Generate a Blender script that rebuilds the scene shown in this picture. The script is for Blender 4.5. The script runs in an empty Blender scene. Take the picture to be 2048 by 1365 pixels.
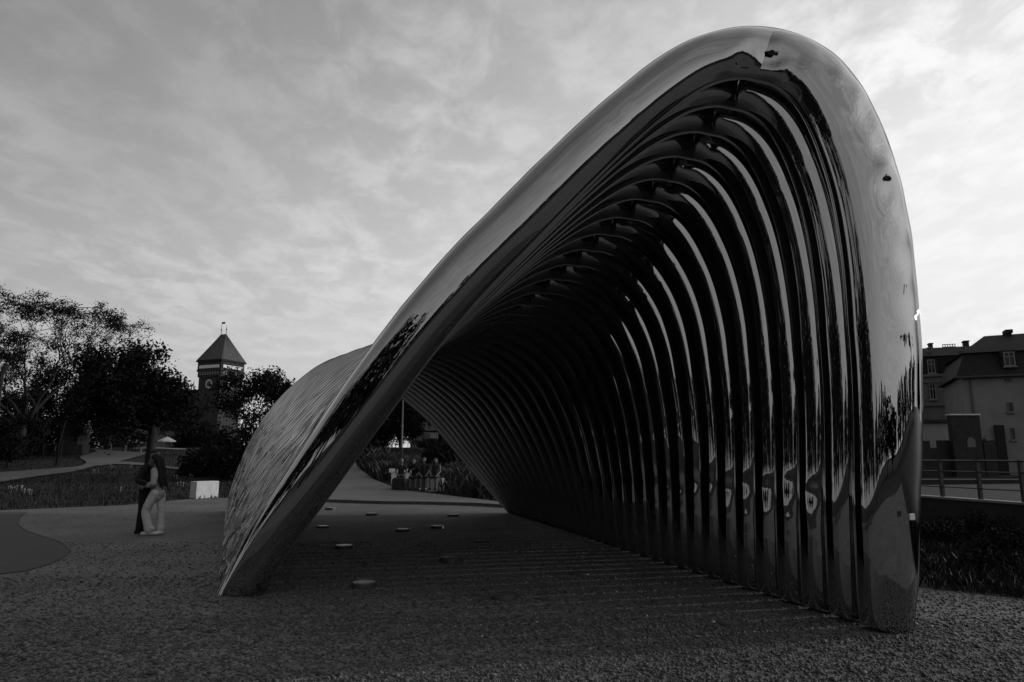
SKY_POW, SKY_FWD, SKY_BASE, SKY_RED = 1.3, 6.0, 3.35, 1.1
import bpy, math, random
import numpy as np
from mathutils import Vector, Matrix

random.seed(7)
rng = np.random.default_rng(7)
sc = bpy.context.scene
COL = sc.collection
R_ = math.radians

# ------------------------------------------------------------------ camera
cam_d = bpy.data.cameras.new('camera')
cam_d.sensor_width = 36.0
cam_d.lens = 24.0
cam_d.clip_start = 0.1
cam_d.clip_end = 3000.0
cam = bpy.data.objects.new('camera', cam_d)
COL.objects.link(cam)
CAM_H = 1.65
PITCH = math.atan(233.5 / 1365.0)
cam.location = (0, 0, CAM_H)
cam.rotation_euler = (R_(90) + PITCH, 0, 0)
sc.camera = cam

# ------------------------------------------------------------------ light
SUN_AZ = R_(77)      # to the right of the view direction
SUN_EL = R_(10)
SUN_DIR = Vector((math.sin(SUN_AZ) * math.cos(SUN_EL), math.cos(SUN_AZ) * math.cos(SUN_EL), math.sin(SUN_EL)))
sun_d = bpy.data.lights.new('sun', 'SUN')
sun_d.energy = 2.0
sun_d.angle = R_(0.6)
sun_d.color = (1, 1, 1)
sun = bpy.data.objects.new('sun', sun_d)
COL.objects.link(sun)
sun.rotation_euler = (-SUN_DIR).to_track_quat('-Z', 'Y').to_euler()
sun.location = (60, 30, 40)

sc.view_settings.view_transform = 'Standard'
sc.view_settings.look = 'None'
sc.view_settings.exposure = 0.0
sc.view_settings.gamma = 1.0
sc.view_settings.use_curve_mapping = False

# ------------------------------------------------------------------ sky: a dry blue zenith seen through a red filter, thin high cloud
world = bpy.data.worlds.new('World')
sc.world = world
world.use_nodes = True
wn, wl = world.node_tree.nodes, world.node_tree.links
wn.clear()


def wnode(t, **kw):
    n = wn.new(t)
    for k, v in kw.items():
        setattr(n, k, v)
    return n


def wmath(op, a, b=None, clamp=False):
    n = wn.new('ShaderNodeMath')
    n.operation = op
    n.use_clamp = clamp
    for i, v in enumerate((a, b)):
        if v is None:
            continue
        if isinstance(v, (int, float)):
            n.inputs[i].default_value = v
        else:
            wl.new(v, n.inputs[i])
    return n.outputs[0]


tc = wnode('ShaderNodeTexCoord')
sky = wnode('ShaderNodeTexSky', sky_type='NISHITA')
sky.sun_disc = False
sky.sun_elevation = SUN_EL
sky.sun_rotation = SUN_AZ
sky.air_density = 1.0
sky.dust_density = 1.5
sep = wnode('ShaderNodeSeparateColor')
wl.new(sky.outputs[0], sep.inputs[0])
red = sep.outputs[0]
sxyz = wnode('ShaderNodeSeparateXYZ')
wl.new(tc.outputs['Generated'], sxyz.inputs[0])
den = wmath('ADD', wmath('MAXIMUM', sxyz.outputs[2], 0.0), 0.16)
cxy = wnode('ShaderNodeCombineXYZ')
wl.new(wmath('DIVIDE', sxyz.outputs[0], den), cxy.inputs[0])
wl.new(wmath('DIVIDE', sxyz.outputs[1], den), cxy.inputs[1])


def wnoise(scale, detail, rough, dist, sx, sy, rot, off):
    mp = wnode('ShaderNodeMapping')
    mp.inputs['Scale'].default_value = (sx, sy, 1)
    mp.inputs['Rotation'].default_value = (0, 0, rot)
    mp.inputs['Location'].default_value = off
    wl.new(cxy.outputs[0], mp.inputs[0])
    n = wnode('ShaderNodeTexNoise')
    n.inputs['Scale'].default_value = scale
    n.inputs['Detail'].default_value = detail
    n.inputs['Roughness'].default_value = rough
    n.inputs['Distortion'].default_value = dist
    wl.new(mp.outputs[0], n.inputs['Vector'])
    return n.outputs[0]


def wramp(v, a, b):
    m = wnode('ShaderNodeMapRange', interpolation_type='SMOOTHSTEP')
    m.inputs['From Min'].default_value = a
    m.inputs['From Max'].default_value = b
    wl.new(v, m.inputs['Value'])
    return m.outputs[0]


big = wramp(wnoise(0.55, 5, 0.55, 0.8, 1, 0.55, 0.5, (1.7, 0.4, 0)), 0.30, 0.72)
streak = wramp(wnoise(1.1, 6, 0.6, 1.2, 1, 0.25, 0.75, (4.1, 2.2, 0)), 0.34, 0.74)
fleece = wramp(wnoise(7.0, 5, 0.6, 0.3, 1, 0.8, 0.2, (0, 0, 0)), 0.38, 0.68)
dotn = wnode('ShaderNodeVectorMath', operation='DOT_PRODUCT')
wl.new(tc.outputs['Generated'], dotn.inputs[0])
dotn.inputs[1].default_value = SUN_DIR
sd = wmath('MAXIMUM', wmath('ADD', wmath('MULTIPLY', dotn.outputs['Value'], 0.5), 0.5), 0.0)
# thin cloud scatters forward: bright towards the sun, grey away from it
cl_rad = wmath('ADD', wmath('MULTIPLY', wmath('POWER', sd, SKY_POW), SKY_FWD), SKY_BASE)
mott = wmath('ADD', wmath('MULTIPLY', wmath('MULTIPLY', wmath('SUBTRACT', fleece, 0.5), wmath('ADD', big, 0.35)), 0.13), 1.0)
cl_rad = wmath('MULTIPLY', cl_rad, mott)
cover = wmath('ADD', wmath('MULTIPLY', big, 0.22), wmath('MULTIPLY', streak, 0.11))
low = wmath('SUBTRACT', 1.0, wramp(sxyz.outputs[2], 0.0, 0.68))
cover = wmath('ADD', cover, wmath('MULTIPLY', low, 0.78))
# the cloud sheet thickens towards the sun's side of the sky
cover = wmath('ADD', cover, wmath('MULTIPLY', wmath('SUBTRACT', sd, 0.46), 0.9))
ripple = wmath('MULTIPLY', wmath('SUBTRACT', fleece, 0.5), wmath('ADD', wmath('MULTIPLY', big, 0.26), 0.06))
cover = wmath('ADD', wmath('ADD', cover, ripple), 0.355)
cover = wmath('MINIMUM', wmath('MAXIMUM', cover, 0.04), 1.12)
mixf = wnode('ShaderNodeMix', data_type='FLOAT')
mixf.clamp_factor = False
wl.new(cover, mixf.inputs[0])
wl.new(wmath('MULTIPLY', red, SKY_RED), mixf.inputs[2])
wl.new(cl_rad, mixf.inputs[3])
bg = wnode('ShaderNodeBackground')
bg.inputs[1].default_value = 0.1
wl.new(mixf.outputs[0], bg.inputs[0])
wo = wnode('ShaderNodeOutputWorld')
wl.new(bg.outputs[0], wo.inputs[0])

sc.render.engine = 'CYCLES'
sc.cycles.max_bounces = 10
sc.cycles.glossy_bounces = 8
sc.cycles.diffuse_bounces = 3
sc.cycles.transparent_max_bounces = 6
sc.cycles.caustics_reflective = False
sc.cycles.sample_clamp_indirect = 3.0
try:
    sc.cycles.use_denoising = True
except Exception:
    pass


# ------------------------------------------------------------------ helpers
def tag(o, label=None, cat=None, group=None, kind=None):
    if label:
        o['label'] = label
    if cat:
        o['category'] = cat
    if group:
        o['group'] = group
    if kind:
        o['kind'] = kind
    return o


def empty(name, loc=(0, 0, 0), rz=0.0):
    o = bpy.data.objects.new(name, None)
    o.location = loc
    o.rotation_euler = (0, 0, rz)
    COL.objects.link(o)
    return o


def link(name, me, parent=None, loc=None, rz=None):
    o = bpy.data.objects.new(name, me)
    COL.objects.link(o)
    if parent is not None:
        o.parent = parent
    if loc is not None:
        o.location = loc
    if rz is not None:
        o.rotation_euler = (0, 0, rz)
    return o


def np_mesh(name, verts, faces, mat, smooth=False):
    """verts (n,3) array; faces (m,k) array, k constant, or list of lists"""
    me = bpy.data.meshes.new(name)
    if isinstance(faces, np.ndarray):
        m, k = faces.shape
        me.vertices.add(len(verts))
        me.vertices.foreach_set('co', np.asarray(verts, dtype=np.float32).ravel())
        me.loops.add(m * k)
        me.loops.foreach_set('vertex_index', faces.astype(np.int32).ravel())
        me.polygons.add(m)
        me.polygons.foreach_set('loop_start', np.arange(0, m * k, k, dtype=np.int32))
        me.polygons.foreach_set('loop_total', np.full(m, k, dtype=np.int32))
        me.update(calc_edges=True)
    else:
        me.from_pydata([tuple(v) for v in verts], [], faces)
    if smooth:
        me.polygons.foreach_set('use_smooth', np.ones(len(me.polygons), dtype=bool))
    if mat is not None:
        me.materials.append(mat)
    me.update()
    return me


class MB:
    """collects boxes, tubes, prisms; build() links them as one mesh"""

    def __init__(self):
        self.v, self.f = [], []

    def add(self, vs, fs):
        n = len(self.v)
        self.v += [tuple(p) for p in vs]
        self.f += [[n + i for i in f] for f in fs]
        return self

    def box(self, x0, x1, y0, y1, z0, z1, M=None):
        vs = [Vector(p) for p in ((x0, y0, z0), (x1, y0, z0), (x1, y1, z0), (x0, y1, z0), (x0, y0, z1), (x1, y0, z1), (x1, y1, z1), (x0, y1, z1))]
        if M is not None:
            vs = [M @ p for p in vs]
        return self.add(vs, [(3, 2, 1, 0), (4, 5, 6, 7), (0, 1, 5, 4), (1, 2, 6, 5), (2, 3, 7, 6), (3, 0, 4, 7)])

    def cbox(self, c, s, M=None):
        return self.box(c[0] - s[0] / 2, c[0] + s[0] / 2, c[1] - s[1] / 2, c[1] + s[1] / 2, c[2] - s[2] / 2, c[2] + s[2] / 2, M)

    def bevbox(self, x0, x1, y0, y1, z0, z1, b=0.01, M=None):
        """box with chamfered vertical and top edges"""
        loops = []
        for z, d in ((z0, 0.0), (z1 - b, 0.0), (z1, b)):
            a0, a1, c0, c1 = x0 + d, x1 - d, y0 + d, y1 - d
            loops.append([(a0 + b, c0, z), (a1 - b, c0, z), (a1, c0 + b, z), (a1, c1 - b, z), (a1 - b, c1, z), (a0 + b, c1, z), (a0, c1 - b, z), (a0, c0 + b, z)])
        vs = [Vector(p) for l in loops for p in l]
        if M is not None:
            vs = [M @ p for p in vs]
        fs = [tuple(range(7, -1, -1)), tuple(range(16, 24))]
        for k in range(2):
            for i in range(8):
                j = (i + 1) % 8
                fs.append((k * 8 + i, k * 8 + j, k * 8 + 8 + j, k * 8 + 8 + i))
        return self.add(vs, fs)

    def tube(self, pts, radii, n=8, cap=True, flat=1.0):
        pts = [Vector(p) for p in pts]
        if isinstance(radii, (int, float)):
            radii = [radii] * len(pts)
        vs, fs = [], []
        prev = None
        for i, p in enumerate(pts):
            d = (pts[min(i + 1, len(pts) - 1)] - pts[max(i - 1, 0)])
            d = d.normalized() if d.length > 1e-9 else Vector((0, 0, 1))
            if prev is None:
                ref = Vector((0, 0, 1)) if abs(d.z) < 0.9 else Vector((1, 0, 0))
                u = d.cross(ref).normalized()
            else:
                u = (prev - d * prev.dot(d))
                u = u.normalized() if u.length > 1e-6 else d.orthogonal().normalized()
            prev = u
            w = d.cross(u)
            for k in range(n):
                a = 2 * math.pi * k / n
                vs.append(p + u * (math.cos(a) * radii[i]) + w * (math.sin(a) * radii[i] * flat))
        for i in range(len(pts) - 1):
            for k in range(n):
                k2 = (k + 1) % n
                fs.append((i * n + k, i * n + k2, (i + 1) * n + k2, (i + 1) * n + k))
        if cap:
            fs.append(tuple(range(n - 1, -1, -1)))
            fs.append(tuple((len(pts) - 1) * n + k for k in range(n)))
        return self.add(vs, fs)

    def lathe(self, prof, n=24, c=(0, 0, 0), M=None):
        vs, fs = [], []
        for r, z in prof:
            for k in range(n):
                a = 2 * math.pi * k / n
                p = Vector((c[0] + r * math.cos(a), c[1] + r * math.sin(a), c[2] + z))
                vs.append(M @ p if M is not None else p)
        m = len(prof)
        for i in range(m - 1):
            for k in range(n):
                k2 = (k + 1) % n
                fs.append((i * n + k, i * n + k2, (i + 1) * n + k2, (i + 1) * n + k))
        fs.append(tuple(range(n - 1, -1, -1)))
        fs.append(tuple((m - 1) * n + k for k in range(n)))
        return self.add(vs, fs)

    def prism(self, poly, y0, y1, M=None):
        """polygon in (x,z), extruded along y"""
        n = len(poly)
        vs = [Vector((p[0], y0, p[1])) for p in poly] + [Vector((p[0], y1, p[1])) for p in poly]
        if M is not None:
            vs = [M @ p for p in vs]
        fs = [tuple(range(n)), tuple(range(2 * n - 1, n - 1, -1))]
        for i in range(n):
            j = (i + 1) % n
            fs.append((j, i, n + i, n + j))
        return self.add(vs, fs)

    def build(self, name, mat, parent=None, loc=None, rz=None, smooth=False):
        me = np_mesh(name, self.v, self.f, mat, smooth)
        return link(name, me, parent, loc, rz)


def copy_tree(o, parent=None):
    c = o.copy()
    COL.objects.link(c)
    c.parent = parent
    for ch in o.children:
        copy_tree(ch, c)
    return c


# ------------------------------------------------------------------ materials (all neutral: the photograph is black and white)
MATS = {}


def mat(name, base, rough=0.8, metal=0.0, var=0.0, scale=5.0, detail=4.0, bump=0.0, bscale=None, spec=0.3, coord='Object', stretch=(1, 1, 1), speck=0.0, alpha_trans=0.0):
    if name in MATS:
        return MATS[name]
    m = bpy.data.materials.new(name)
    m.use_nodes = True
    nt = m.node_tree
    b = nt.nodes['Principled BSDF']
    b.inputs['Base Color'].default_value = (base, base, base, 1)
    b.inputs['Roughness'].default_value = rough
    b.inputs['Metallic'].default_value = metal
    b.inputs['Specular IOR Level'].default_value = spec
    if var or bump or speck:
        t = nt.nodes.new('ShaderNodeTexCoord')
        mp = nt.nodes.new('ShaderNodeMapping')
        mp.inputs['Scale'].default_value = stretch
        nt.links.new(t.outputs[coord], mp.inputs[0])
    if var or speck:
        n = nt.nodes.new('ShaderNodeTexNoise')
        n.inputs['Scale'].default_value = scale
        n.inputs['Detail'].default_value = detail
        n.inputs['Roughness'].default_value = 0.6
        nt.links.new(mp.outputs[0], n.inputs['Vector'])
        r = nt.nodes.new('ShaderNodeMapRange')
        r.inputs['From Min'].default_value = 0.3
        r.inputs['From Max'].default_value = 0.7
        r.inputs['To Min'].default_value = base * (1 - var)
        r.inputs['To Max'].default_value = base * (1 + var)
        nt.links.new(n.outputs[0], r.inputs['Value'])
        out = r.outputs[0]
        if speck:
            n2 = nt.nodes.new('ShaderNodeTexNoise')
            n2.inputs['Scale'].default_value = scale * 14
            n2.inputs['Detail'].default_value = 3
            nt.links.new(mp.outputs[0], n2.inputs['Vector'])
            r2 = nt.nodes.new('ShaderNodeMapRange')
            r2.inputs['From Min'].default_value = 0.35
            r2.inputs['From Max'].default_value = 0.65
            r2.inputs['To Min'].default_value = 1 - speck
            r2.inputs['To Max'].default_value = 1 + speck
            nt.links.new(n2.outputs[0], r2.inputs['Value'])
            mm = nt.nodes.new('ShaderNodeMath')
            mm.operation = 'MULTIPLY'
            nt.links.new(out, mm.inputs[0])
            nt.links.new(r2.outputs[0], mm.inputs[1])
            out = mm.outputs[0]
        nt.links.new(out, b.inputs['Base Color'])
    if bump:
        nb = nt.nodes.new('ShaderNodeTexNoise')
        nb.inputs['Scale'].default_value = bscale or scale * 4
        nb.inputs['Detail'].default_value = 5
        nt.links.new(mp.outputs[0], nb.inputs['Vector'])
        bp = nt.nodes.new('ShaderNodeBump')
        bp.inputs['Strength'].default_value = bump
        bp.inputs['Distance'].default_value = 0.02
        nt.links.new(nb.outputs[0], bp.inputs['Height'])
        nt.links.new(bp.outputs[0], b.inputs['Normal'])
    MATS[name] = m
    return m


M_steel = mat('polished_steel', 0.55, rough=0.008, metal=1.0)
M_steel.node_tree.nodes['Principled BSDF'].inputs['Base Color'].default_value = (0.39, 0.39, 0.39, 1)


# ------------------------------------------------------------------ the steel sculpture: 35 nested inflated arches
def catmull(xs, ys, x):
    """monotone-parameter cubic interpolation through (xs, ys)"""
    xs, ys, x = np.asarray(xs, float), np.asarray(ys, float), np.asarray(x, float)
    m = np.gradient(ys, xs, axis=0)
    i = np.clip(np.searchsorted(xs, x) - 1, 0, len(xs) - 2)
    h = xs[i + 1] - xs[i]
    t = (x - xs[i]) / h
    if ys.ndim > 1:
        t, h = t[..., None], h[..., None]
    return ((2 * t**3 - 3 * t**2 + 1) * ys[i] + (t**3 - 2 * t**2 + t) * h * m[i] + (-2 * t**3 + 3 * t**2) * ys[i + 1] + (t**3 - t**2) * h * m[i + 1])


def resample(pts, n):
    pts = np.asarray(pts, float)
    d = np.r_[0, np.cumsum(np.linalg.norm(np.diff(pts, axis=0), axis=1))]
    fine = catmull(d, pts, np.linspace(0, d[-1], 400))
    d2 = np.r_[0, np.cumsum(np.linalg.norm(np.diff(fine, axis=0), axis=1))]
    u = np.linspace(0, d2[-1], n)
    return np.stack([np.interp(u, d2, fine[:, k]) for k in range(2)], 1)


# outer edge of the front arch, metres along the foot line and up (right foot -> top -> left foot)
FRONT_R = [(0.0, -0.02), (-0.057, 0.30), (-0.173, 1.243), (-0.257, 1.975), (-0.312, 2.629), (-0.336, 3.25), (-0.329, 4.0), (-0.278, 4.616), (-0.195, 5.053), (-0.082, 5.475), (0.11, 5.92), (0.394, 6.271), (0.697, 6.477), (1.015, 6.594), (1.345, 6.631)]
FRONT_L = [(1.345, 6.631), (1.744, 6.574), (2.156, 6.38), (2.70, 6.005), (3.502, 5.342), (4.131, 4.763), (4.768, 4.176), (5.281, 3.625), (5.796, 3.0), (6.181, 2.482), (6.566, 1.931), (6.886, 1.473), (7.206, 1.014), (7.489, 0.526), (7.753, -0.02)]
# the middle and the back arch
MID_R = [(0.0, -0.02), (0.02, 0.8), (0.10, 1.7), (0.28, 2.6), (0.60, 3.45), (1.10, 4.15), (1.75, 4.62), (2.45, 4.88), (3.15, 4.95)]
MID_L = [(3.15, 4.95), (3.9, 4.72), (4.7, 4.25), (5.5, 3.6), (6.2, 2.92), (6.9, 2.12), (7.5, 1.25), (8.05, -0.02)]
BACK_R = [(-0.2, -0.02), (0.42, 0.75), (1.30, 1.83), (1.93, 2.60), (2.55, 3.28), (3.15, 3.80), (3.85, 4.32), (4.55, 4.70), (5.25, 4.90)]
BACK_L = [(5.25, 4.90), (5.75, 4.90), (6.45, 4.68), (7.15, 4.2), (7.75, 3.62), (8.25, 2.95), (8.62, 2.3), (8.95, 1.4), (9.15, 0.7), (9.25, -0.02)]
NR, NL = 90, 100
SEG_R = [resample(p, NR) for p in (FRONT_R, MID_R, BACK_R)]
SEG_L = [resample(p, NL) for p in (FRONT_L, MID_L, BACK_L)]
# apex of each arch along the hall (rib number -> metres along its foot line, height of the outer edge)
AP_I = [0, 2, 4, 6, 8, 10, 12, 15, 19, 24, 29, 34]
AP_S = [1.345, 1.45, 1.56, 1.76, 2.0, 2.25, 2.54, 2.95, 3.5, 4.15, 4.75, 5.25]
AP_Z = [6.631, 6.40, 6.13, 5.89, 5.66, 5.40, 5.14, 4.93, 4.82, 4.80, 4.85, 4.90]
FOOT_R0, FOOT_R1 = np.array([3.856, 6.925]), np.array([0.42, 21.17])
FOOT_L0, FOOT_L1 = np.array([-3.657, 8.836]), np.array([-8.95, 21.9])
N_RIB = 35


def wave(x, y, seed, octs=4, base=1.0):
    r = np.random.default_rng(seed)
    o = np.zeros(np.broadcast(x, y).shape)
    for k in range(octs):
        f = base * 1.9**k
        a, b, c, d = r.uniform(0, 6.28, 4)
        o = o + (np.sin(f * x + a + 0.7 * np.sin(f * 0.6 * y + c)) * np.cos(f * 0.8 * y + b)) / 1.6**k
    return o


def make_rib(i, parent):
    t = i / (N_RIB - 1)
    foot_r = FOOT_R0 + (FOOT_R1 - FOOT_R0) * t
    foot_l = FOOT_L0 + (FOOT_L1 - FOOT_L0) * t
    e = (foot_l - foot_r)
    W = np.linalg.norm(e)
    e = e / W
    nrm = np.array([-e[1], e[0]])
    if nrm[1] < 0:
        nrm = -nrm                      # points away from the viewer, along the hall
    a_s, a_z = catmull(AP_I, np.stack([AP_S, AP_Z], 1), np.array([float(i)]))[0]
    TM = 15.0 / 34
    out = []
    for seg, which in ((SEG_R, 0), (SEG_L, 1)):
        if t <= TM:
            k = t / TM
            k = k * k * (3 - 2 * k) * 0.5 + k * 0.5
            P = seg[0] * (1 - k) + seg[1] * k
        else:
            k = (t - TM) / (1 - TM)
            P = seg[1] * (1 - k) + seg[2] * k
        P = P.copy()
        ap = P[-1] if which == 0 else P[0]
        ft = P[0] if which == 0 else P[-1]
        tgt_ft = ft[0] if which == 0 else W + (ft[0] - (7.753 if t <= TM else 8.05 + (8.55 - 8.05) * (t - TM) / (1 - TM))) if which else ft[0]
        if which == 1:
            tgt_ft = W
        # shift laterally so foot stays and apex lands on its mark; scale heights
        zf = np.clip(P[:, 1] / ap[1], 0, 1)
        P[:, 0] += (a_s - ap[0]) * zf + (tgt_ft - ft[0]) * (1 - zf)
        P[:, 1] *= a_z / ap[1]
        out.append(P)
    C = np.concatenate([out[0], out[1][1:]], 0)
    # even out
    d = np.r_[0, np.cumsum(np.linalg.norm(np.diff(C, axis=0), axis=1))]
    n = 190
    u_cr = d[NR - 1] - 0.50 * max(0.0, 1 - 1.3 * t)      # the fold of the crown sits a little right of the highest point
    na = int(round(n * u_cr / d[-1]))
    u = np.r_[np.linspace(0, u_cr, na), np.linspace(u_cr, d[-1], n - na + 1)[1:]]
    # light smoothing of the join
    for _ in range(6):
        C[1:-1] = 0.25 * C[:-2] + 0.5 * C[1:-1] + 0.25 * C[2:]
    C = np.stack([np.interp(u, d, C[:, k]) for k in range(2)], 1)
    for _ in range(4):
        C[1:-1] = 0.25 * C[:-2] + 0.5 * C[1:-1] + 0.25 * C[2:]
    ia = NR - 1
    u_ap = u_cr
    T = np.gradient(C, axis=0)
    T /= np.linalg.norm(T, axis=1)[:, None]
    N = np.stack([-T[:, 1], T[:, 0]], 1)          # candidates for outward
    if N[n // 3] @ (C[n // 3] - np.array([W * 0.5, 1.0])) < 0:
        N = -N
    # radial width: tapers towards the feet
    du, dl = u, d[-1] - u
    ramp = lambda x, a, b: np.clip((x - a) / (b - a), 0, 1)
    wid = 0.74 * (0.58 + 0.42 * np.sqrt(ramp(du, -0.1, 3.0)) ) * (0.66 + 0.34 * np.sqrt(ramp(dl, -0.1, 3.2)))
    wid = wid * (1 - 0.10 * np.exp(-((u - u_ap - 1.0) / 2.2)**2))
    wid = wid * (1 - 0.05 * np.exp(-((du - 3.0) / 2.2)**2))
    dap = u - u_ap
    # inner sheet is folded at the crown: a shallow V in the inner edge
    v_in = 0.018 * np.clip(1 - np.abs(dap) / 0.30, 0, 1)
    half = 0.187 * (wid / 0.74)**0.55
    xi = np.linspace(0, 0.965, 11)
    xi = 0.965 * (1 - (1 - xi / 0.965)**1.4)
    xp = np.r_[xi[1:], 0.984, 1.0]
    x = np.r_[-xp[::-1], 0.0, xp]                # -1 inner edge, +1 outer edge
    m = len(x)
    sides = []
    for side in (-1, 1):
        X = x[None, :] * np.ones((n, 1))
        U = u[:, None] * np.ones((1, m))
        S = (X + 1) / 2
        lens = 1 - np.clip(np.abs(X) / 0.965, 0, 1)**3.4
        a = half[:, None] * lens + 0.005 * (np.abs(X) < 0.9999)      # thin welded rim along both edges
        sd_ = i * 7 + (0 if side < 0 else 3)
        # buckles of the inflated sheet along the outer weld, soft waviness elsewhere
        edge = np.exp(-((S - 0.86) / 0.10)**2)
        right = np.exp(-((U - u_ap + 2.0) / 1.9)**2)
        left = np.clip((U - u_ap - 1.5) / 3.0, 0, 1)
        a = a + edge * (0.15 + 0.85 * right) * 0.016 * wave(U * 3.4, S * 3.0, 100 + sd_, 3, 1.0)
        if i > 0:
            a = a + edge * left * 0.042 * wave(U * 5.0, S * 2.0, 150 + sd_, 2, 1.0)
        if i == 0 and side < 0:
            # the front arch is visibly crumpled along its right shoulder
            rg = 1 - 2 * np.abs(np.sin(U * 4.1 + 2.2 * S + 1.1 * np.sin(U * 1.7))) + 0.6 * (1 - 2 * np.abs(np.sin(U * 7.3 - 5 * S + 0.7)))
            zone = np.exp(-((U - u_ap + 2.1) / 1.5)**2)
            a = a + zone * np.exp(-((S - 0.80) / 0.14)**2) * 0.036 * rg
            a = a + np.exp(-((U - u_ap + 0.1) / 0.9)**2) * np.exp(-((S - 0.55) / 0.25)**2) * 0.008 * (1 - 2 * np.abs(np.sin(U * 3.2 + 3 * S)))
        if i == 0 and side < 0:
            for uc, xc, am, su, sx in ((-0.14, -0.36, 0.070, 0.20, 0.30), (0.30, -0.62, 0.050, 0.17, 0.20), (-0.50, -0.10, 0.025, 0.14, 0.18)):
                a = a - am * np.exp(-((U - u_ap - uc) / su)**2 - ((X - xc) / sx)**2)
        a = a + lens * (0.0055 if i else 0.003) * wave(U * 1.1, X * 1.2, 200 + sd_, 2, 1.0)
        # weld lines across the sheets (arch halves are made of segments)
        fold = np.where(U < u_ap, np.clip(1 - (u_ap - U) / 0.10, 0, 1), np.clip(1 - (U - u_ap) / 0.30, 0, 1))
        a = a + np.sqrt(np.clip(lens, 0, 1)) * (0.11 if i else -0.022) * fold
        for uw, amp in ((u_ap - 1.75, 0.007), (u_ap + 2.2, 0.007), (u_ap - 4.2, 0.004), (u_ap + 5.0, 0.004)):
            a = a - lens * amp * np.exp(-np.abs(U - uw) / 0.06)
        # pinched dents beside the crown
        rr = np.random.default_rng(900 + sd_)
        for _k in range(3):
            uc, xc = u_ap + rr.uniform(-0.55, 0.45), rr.uniform(-0.6, 0.3)
            a = a - 0.022 * lens * np.exp(-((U - uc) / 0.13)**2 - ((X - xc) / 0.25)**2)
        # round dimples low on the inner edge
        if side < 0 and 2 <= i <= 22:
            for uc, xc, am, su in ((1.30, -0.62, 0.009, 0.10), (0.86, -0.55, -0.007, 0.07)):
                uc = uc + rr.uniform(-0.07, 0.07)
                a = a - am * rr.uniform(0.7, 1.3) * np.exp(-((U - uc) / su)**2 - ((X - xc) / 0.16)**2)
        rad = (X - 1) * 0.5 * (wid + v_in)[:, None]
        # edges wander a little
        rad = rad + (0.006 * wave(u * 3.0, u * 0 + 1.3, 300 + i, 3))[:, None] * np.clip(X, 0, 1)**4
        axis_off = a * side
        P2 = C[:, None, :] + N[:, None, :] * rad[..., None]
        co = np.empty((n, m, 3))
        base = foot_r[None, None, :] + e[None, None, :] * P2[..., 0:1]
        base = base + nrm[None, None, :] * axis_off[..., None]
        co[..., :2] = base
        co[..., 2] = P2[..., 1]
        sides.append(co)
    # one closed ring per station: front side inner->outer, back side outer->inner
    ring = np.concatenate([sides[0], sides[1][:, -2:0:-1]], 1)
    rn = ring.shape[1]
    verts = ring.reshape(-1, 3)
    ii, kk = np.meshgrid(np.arange(n - 1), np.arange(rn), indexing='ij')
    k2 = (kk + 1) % rn
    F = np.stack([ii * rn + kk, (ii + 1) * rn + kk, (ii + 1) * rn + k2, ii * rn + k2], -1).reshape(-1, 4)
    verts[:, 2] = np.maximum(verts[:, 2], -0.05)
    me = np_mesh('rib', verts, F, M_steel, smooth=True)
    # crisp welded edges
    ev = np.empty(len(me.edges) * 2, dtype=np.int32)
    me.edges.foreach_get('vertices', ev)
    ev = ev.reshape(-1, 2)
    er, es = ev % rn, ev // rn
    sharp = ((er[:, 0] == er[:, 1]) & ((er[:, 0] == 0) | (er[:, 0] == m - 1))) | ((es[:, 0] == na - 1) & (es[:, 1] == na - 1))
    at = me.attributes.new('sharp_edge', 'BOOLEAN', 'EDGE') if 'sharp_edge' not in me.attributes else me.attributes['sharp_edge']
    at.data.foreach_set('value', sharp)
    return link('rib', me, parent)


sculpture = empty('arch_sculpture', (0, 0, 0))
tag(sculpture, 'giant mirror polished steel arch sculpture of nested ribs standing on gravel', 'sculpture')
for i in range(N_RIB):
    make_rib(i, sculpture)


# ------------------------------------------------------------------ measuring: where a line of sight meets the ground or an upright plane
_c, _s = math.cos(PITCH), math.sin(PITCH)


def ray(px, py):
    x = (px - 1024.0) / 1365.0
    w = (682.5 - py) / 1365.0
    return np.array([x, _c - w * _s, _s + w * _c])


def P(px, py, Y):
    d = ray(px, py)
    k = Y / d[1]
    return Vector((d[0] * k, Y, CAM_H + d[2] * k))


def sstep(a, b, x):
    t = np.clip((np.asarray(x, float) - a) / (b - a), 0, 1)
    return t * t * (3 - 2 * t)


def terrain(x, y):
    """lawn rises away from the gravel on the left and in the middle; flat quay on the right"""
    x, y = np.asarray(x, float), np.asarray(y, float)
    edge = 27.0 + 0.0 * x
    rise = 2.75 * sstep(edge, 74.0, y) * (1 - sstep(4.0, 16.0, x))
    rise = rise + 0.30 * sstep(10.6, 11.2, x) * sstep(-30, -10, y)
    bumps = 0.05 * np.sin(x * 0.35 + 1) * np.sin(y * 0.28) * sstep(28, 36, y)
    return rise + bumps


def TG(px, py, lift=0.0):
    d = ray(px, py)
    y = 3.0
    while y < 400:
        k = y / d[1]
        z = CAM_H + d[2] * k
        if z <= float(terrain(d[0] * k, y)):
            break
        y += 0.3
    for _ in range(6):
        k = y / d[1]
        y -= 0.05 if CAM_H + d[2] * k < float(terrain(d[0] * k, y)) else 0.0
    k = y / d[1]
    return Vector((d[0] * k, y, float(terrain(d[0] * k, y)) + lift))


def G0(px, py, z=0.0):
    d = ray(px, py)
    k = (z - CAM_H) / d[2]
    return Vector((d[0] * k, d[1] * k, z))


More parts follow.
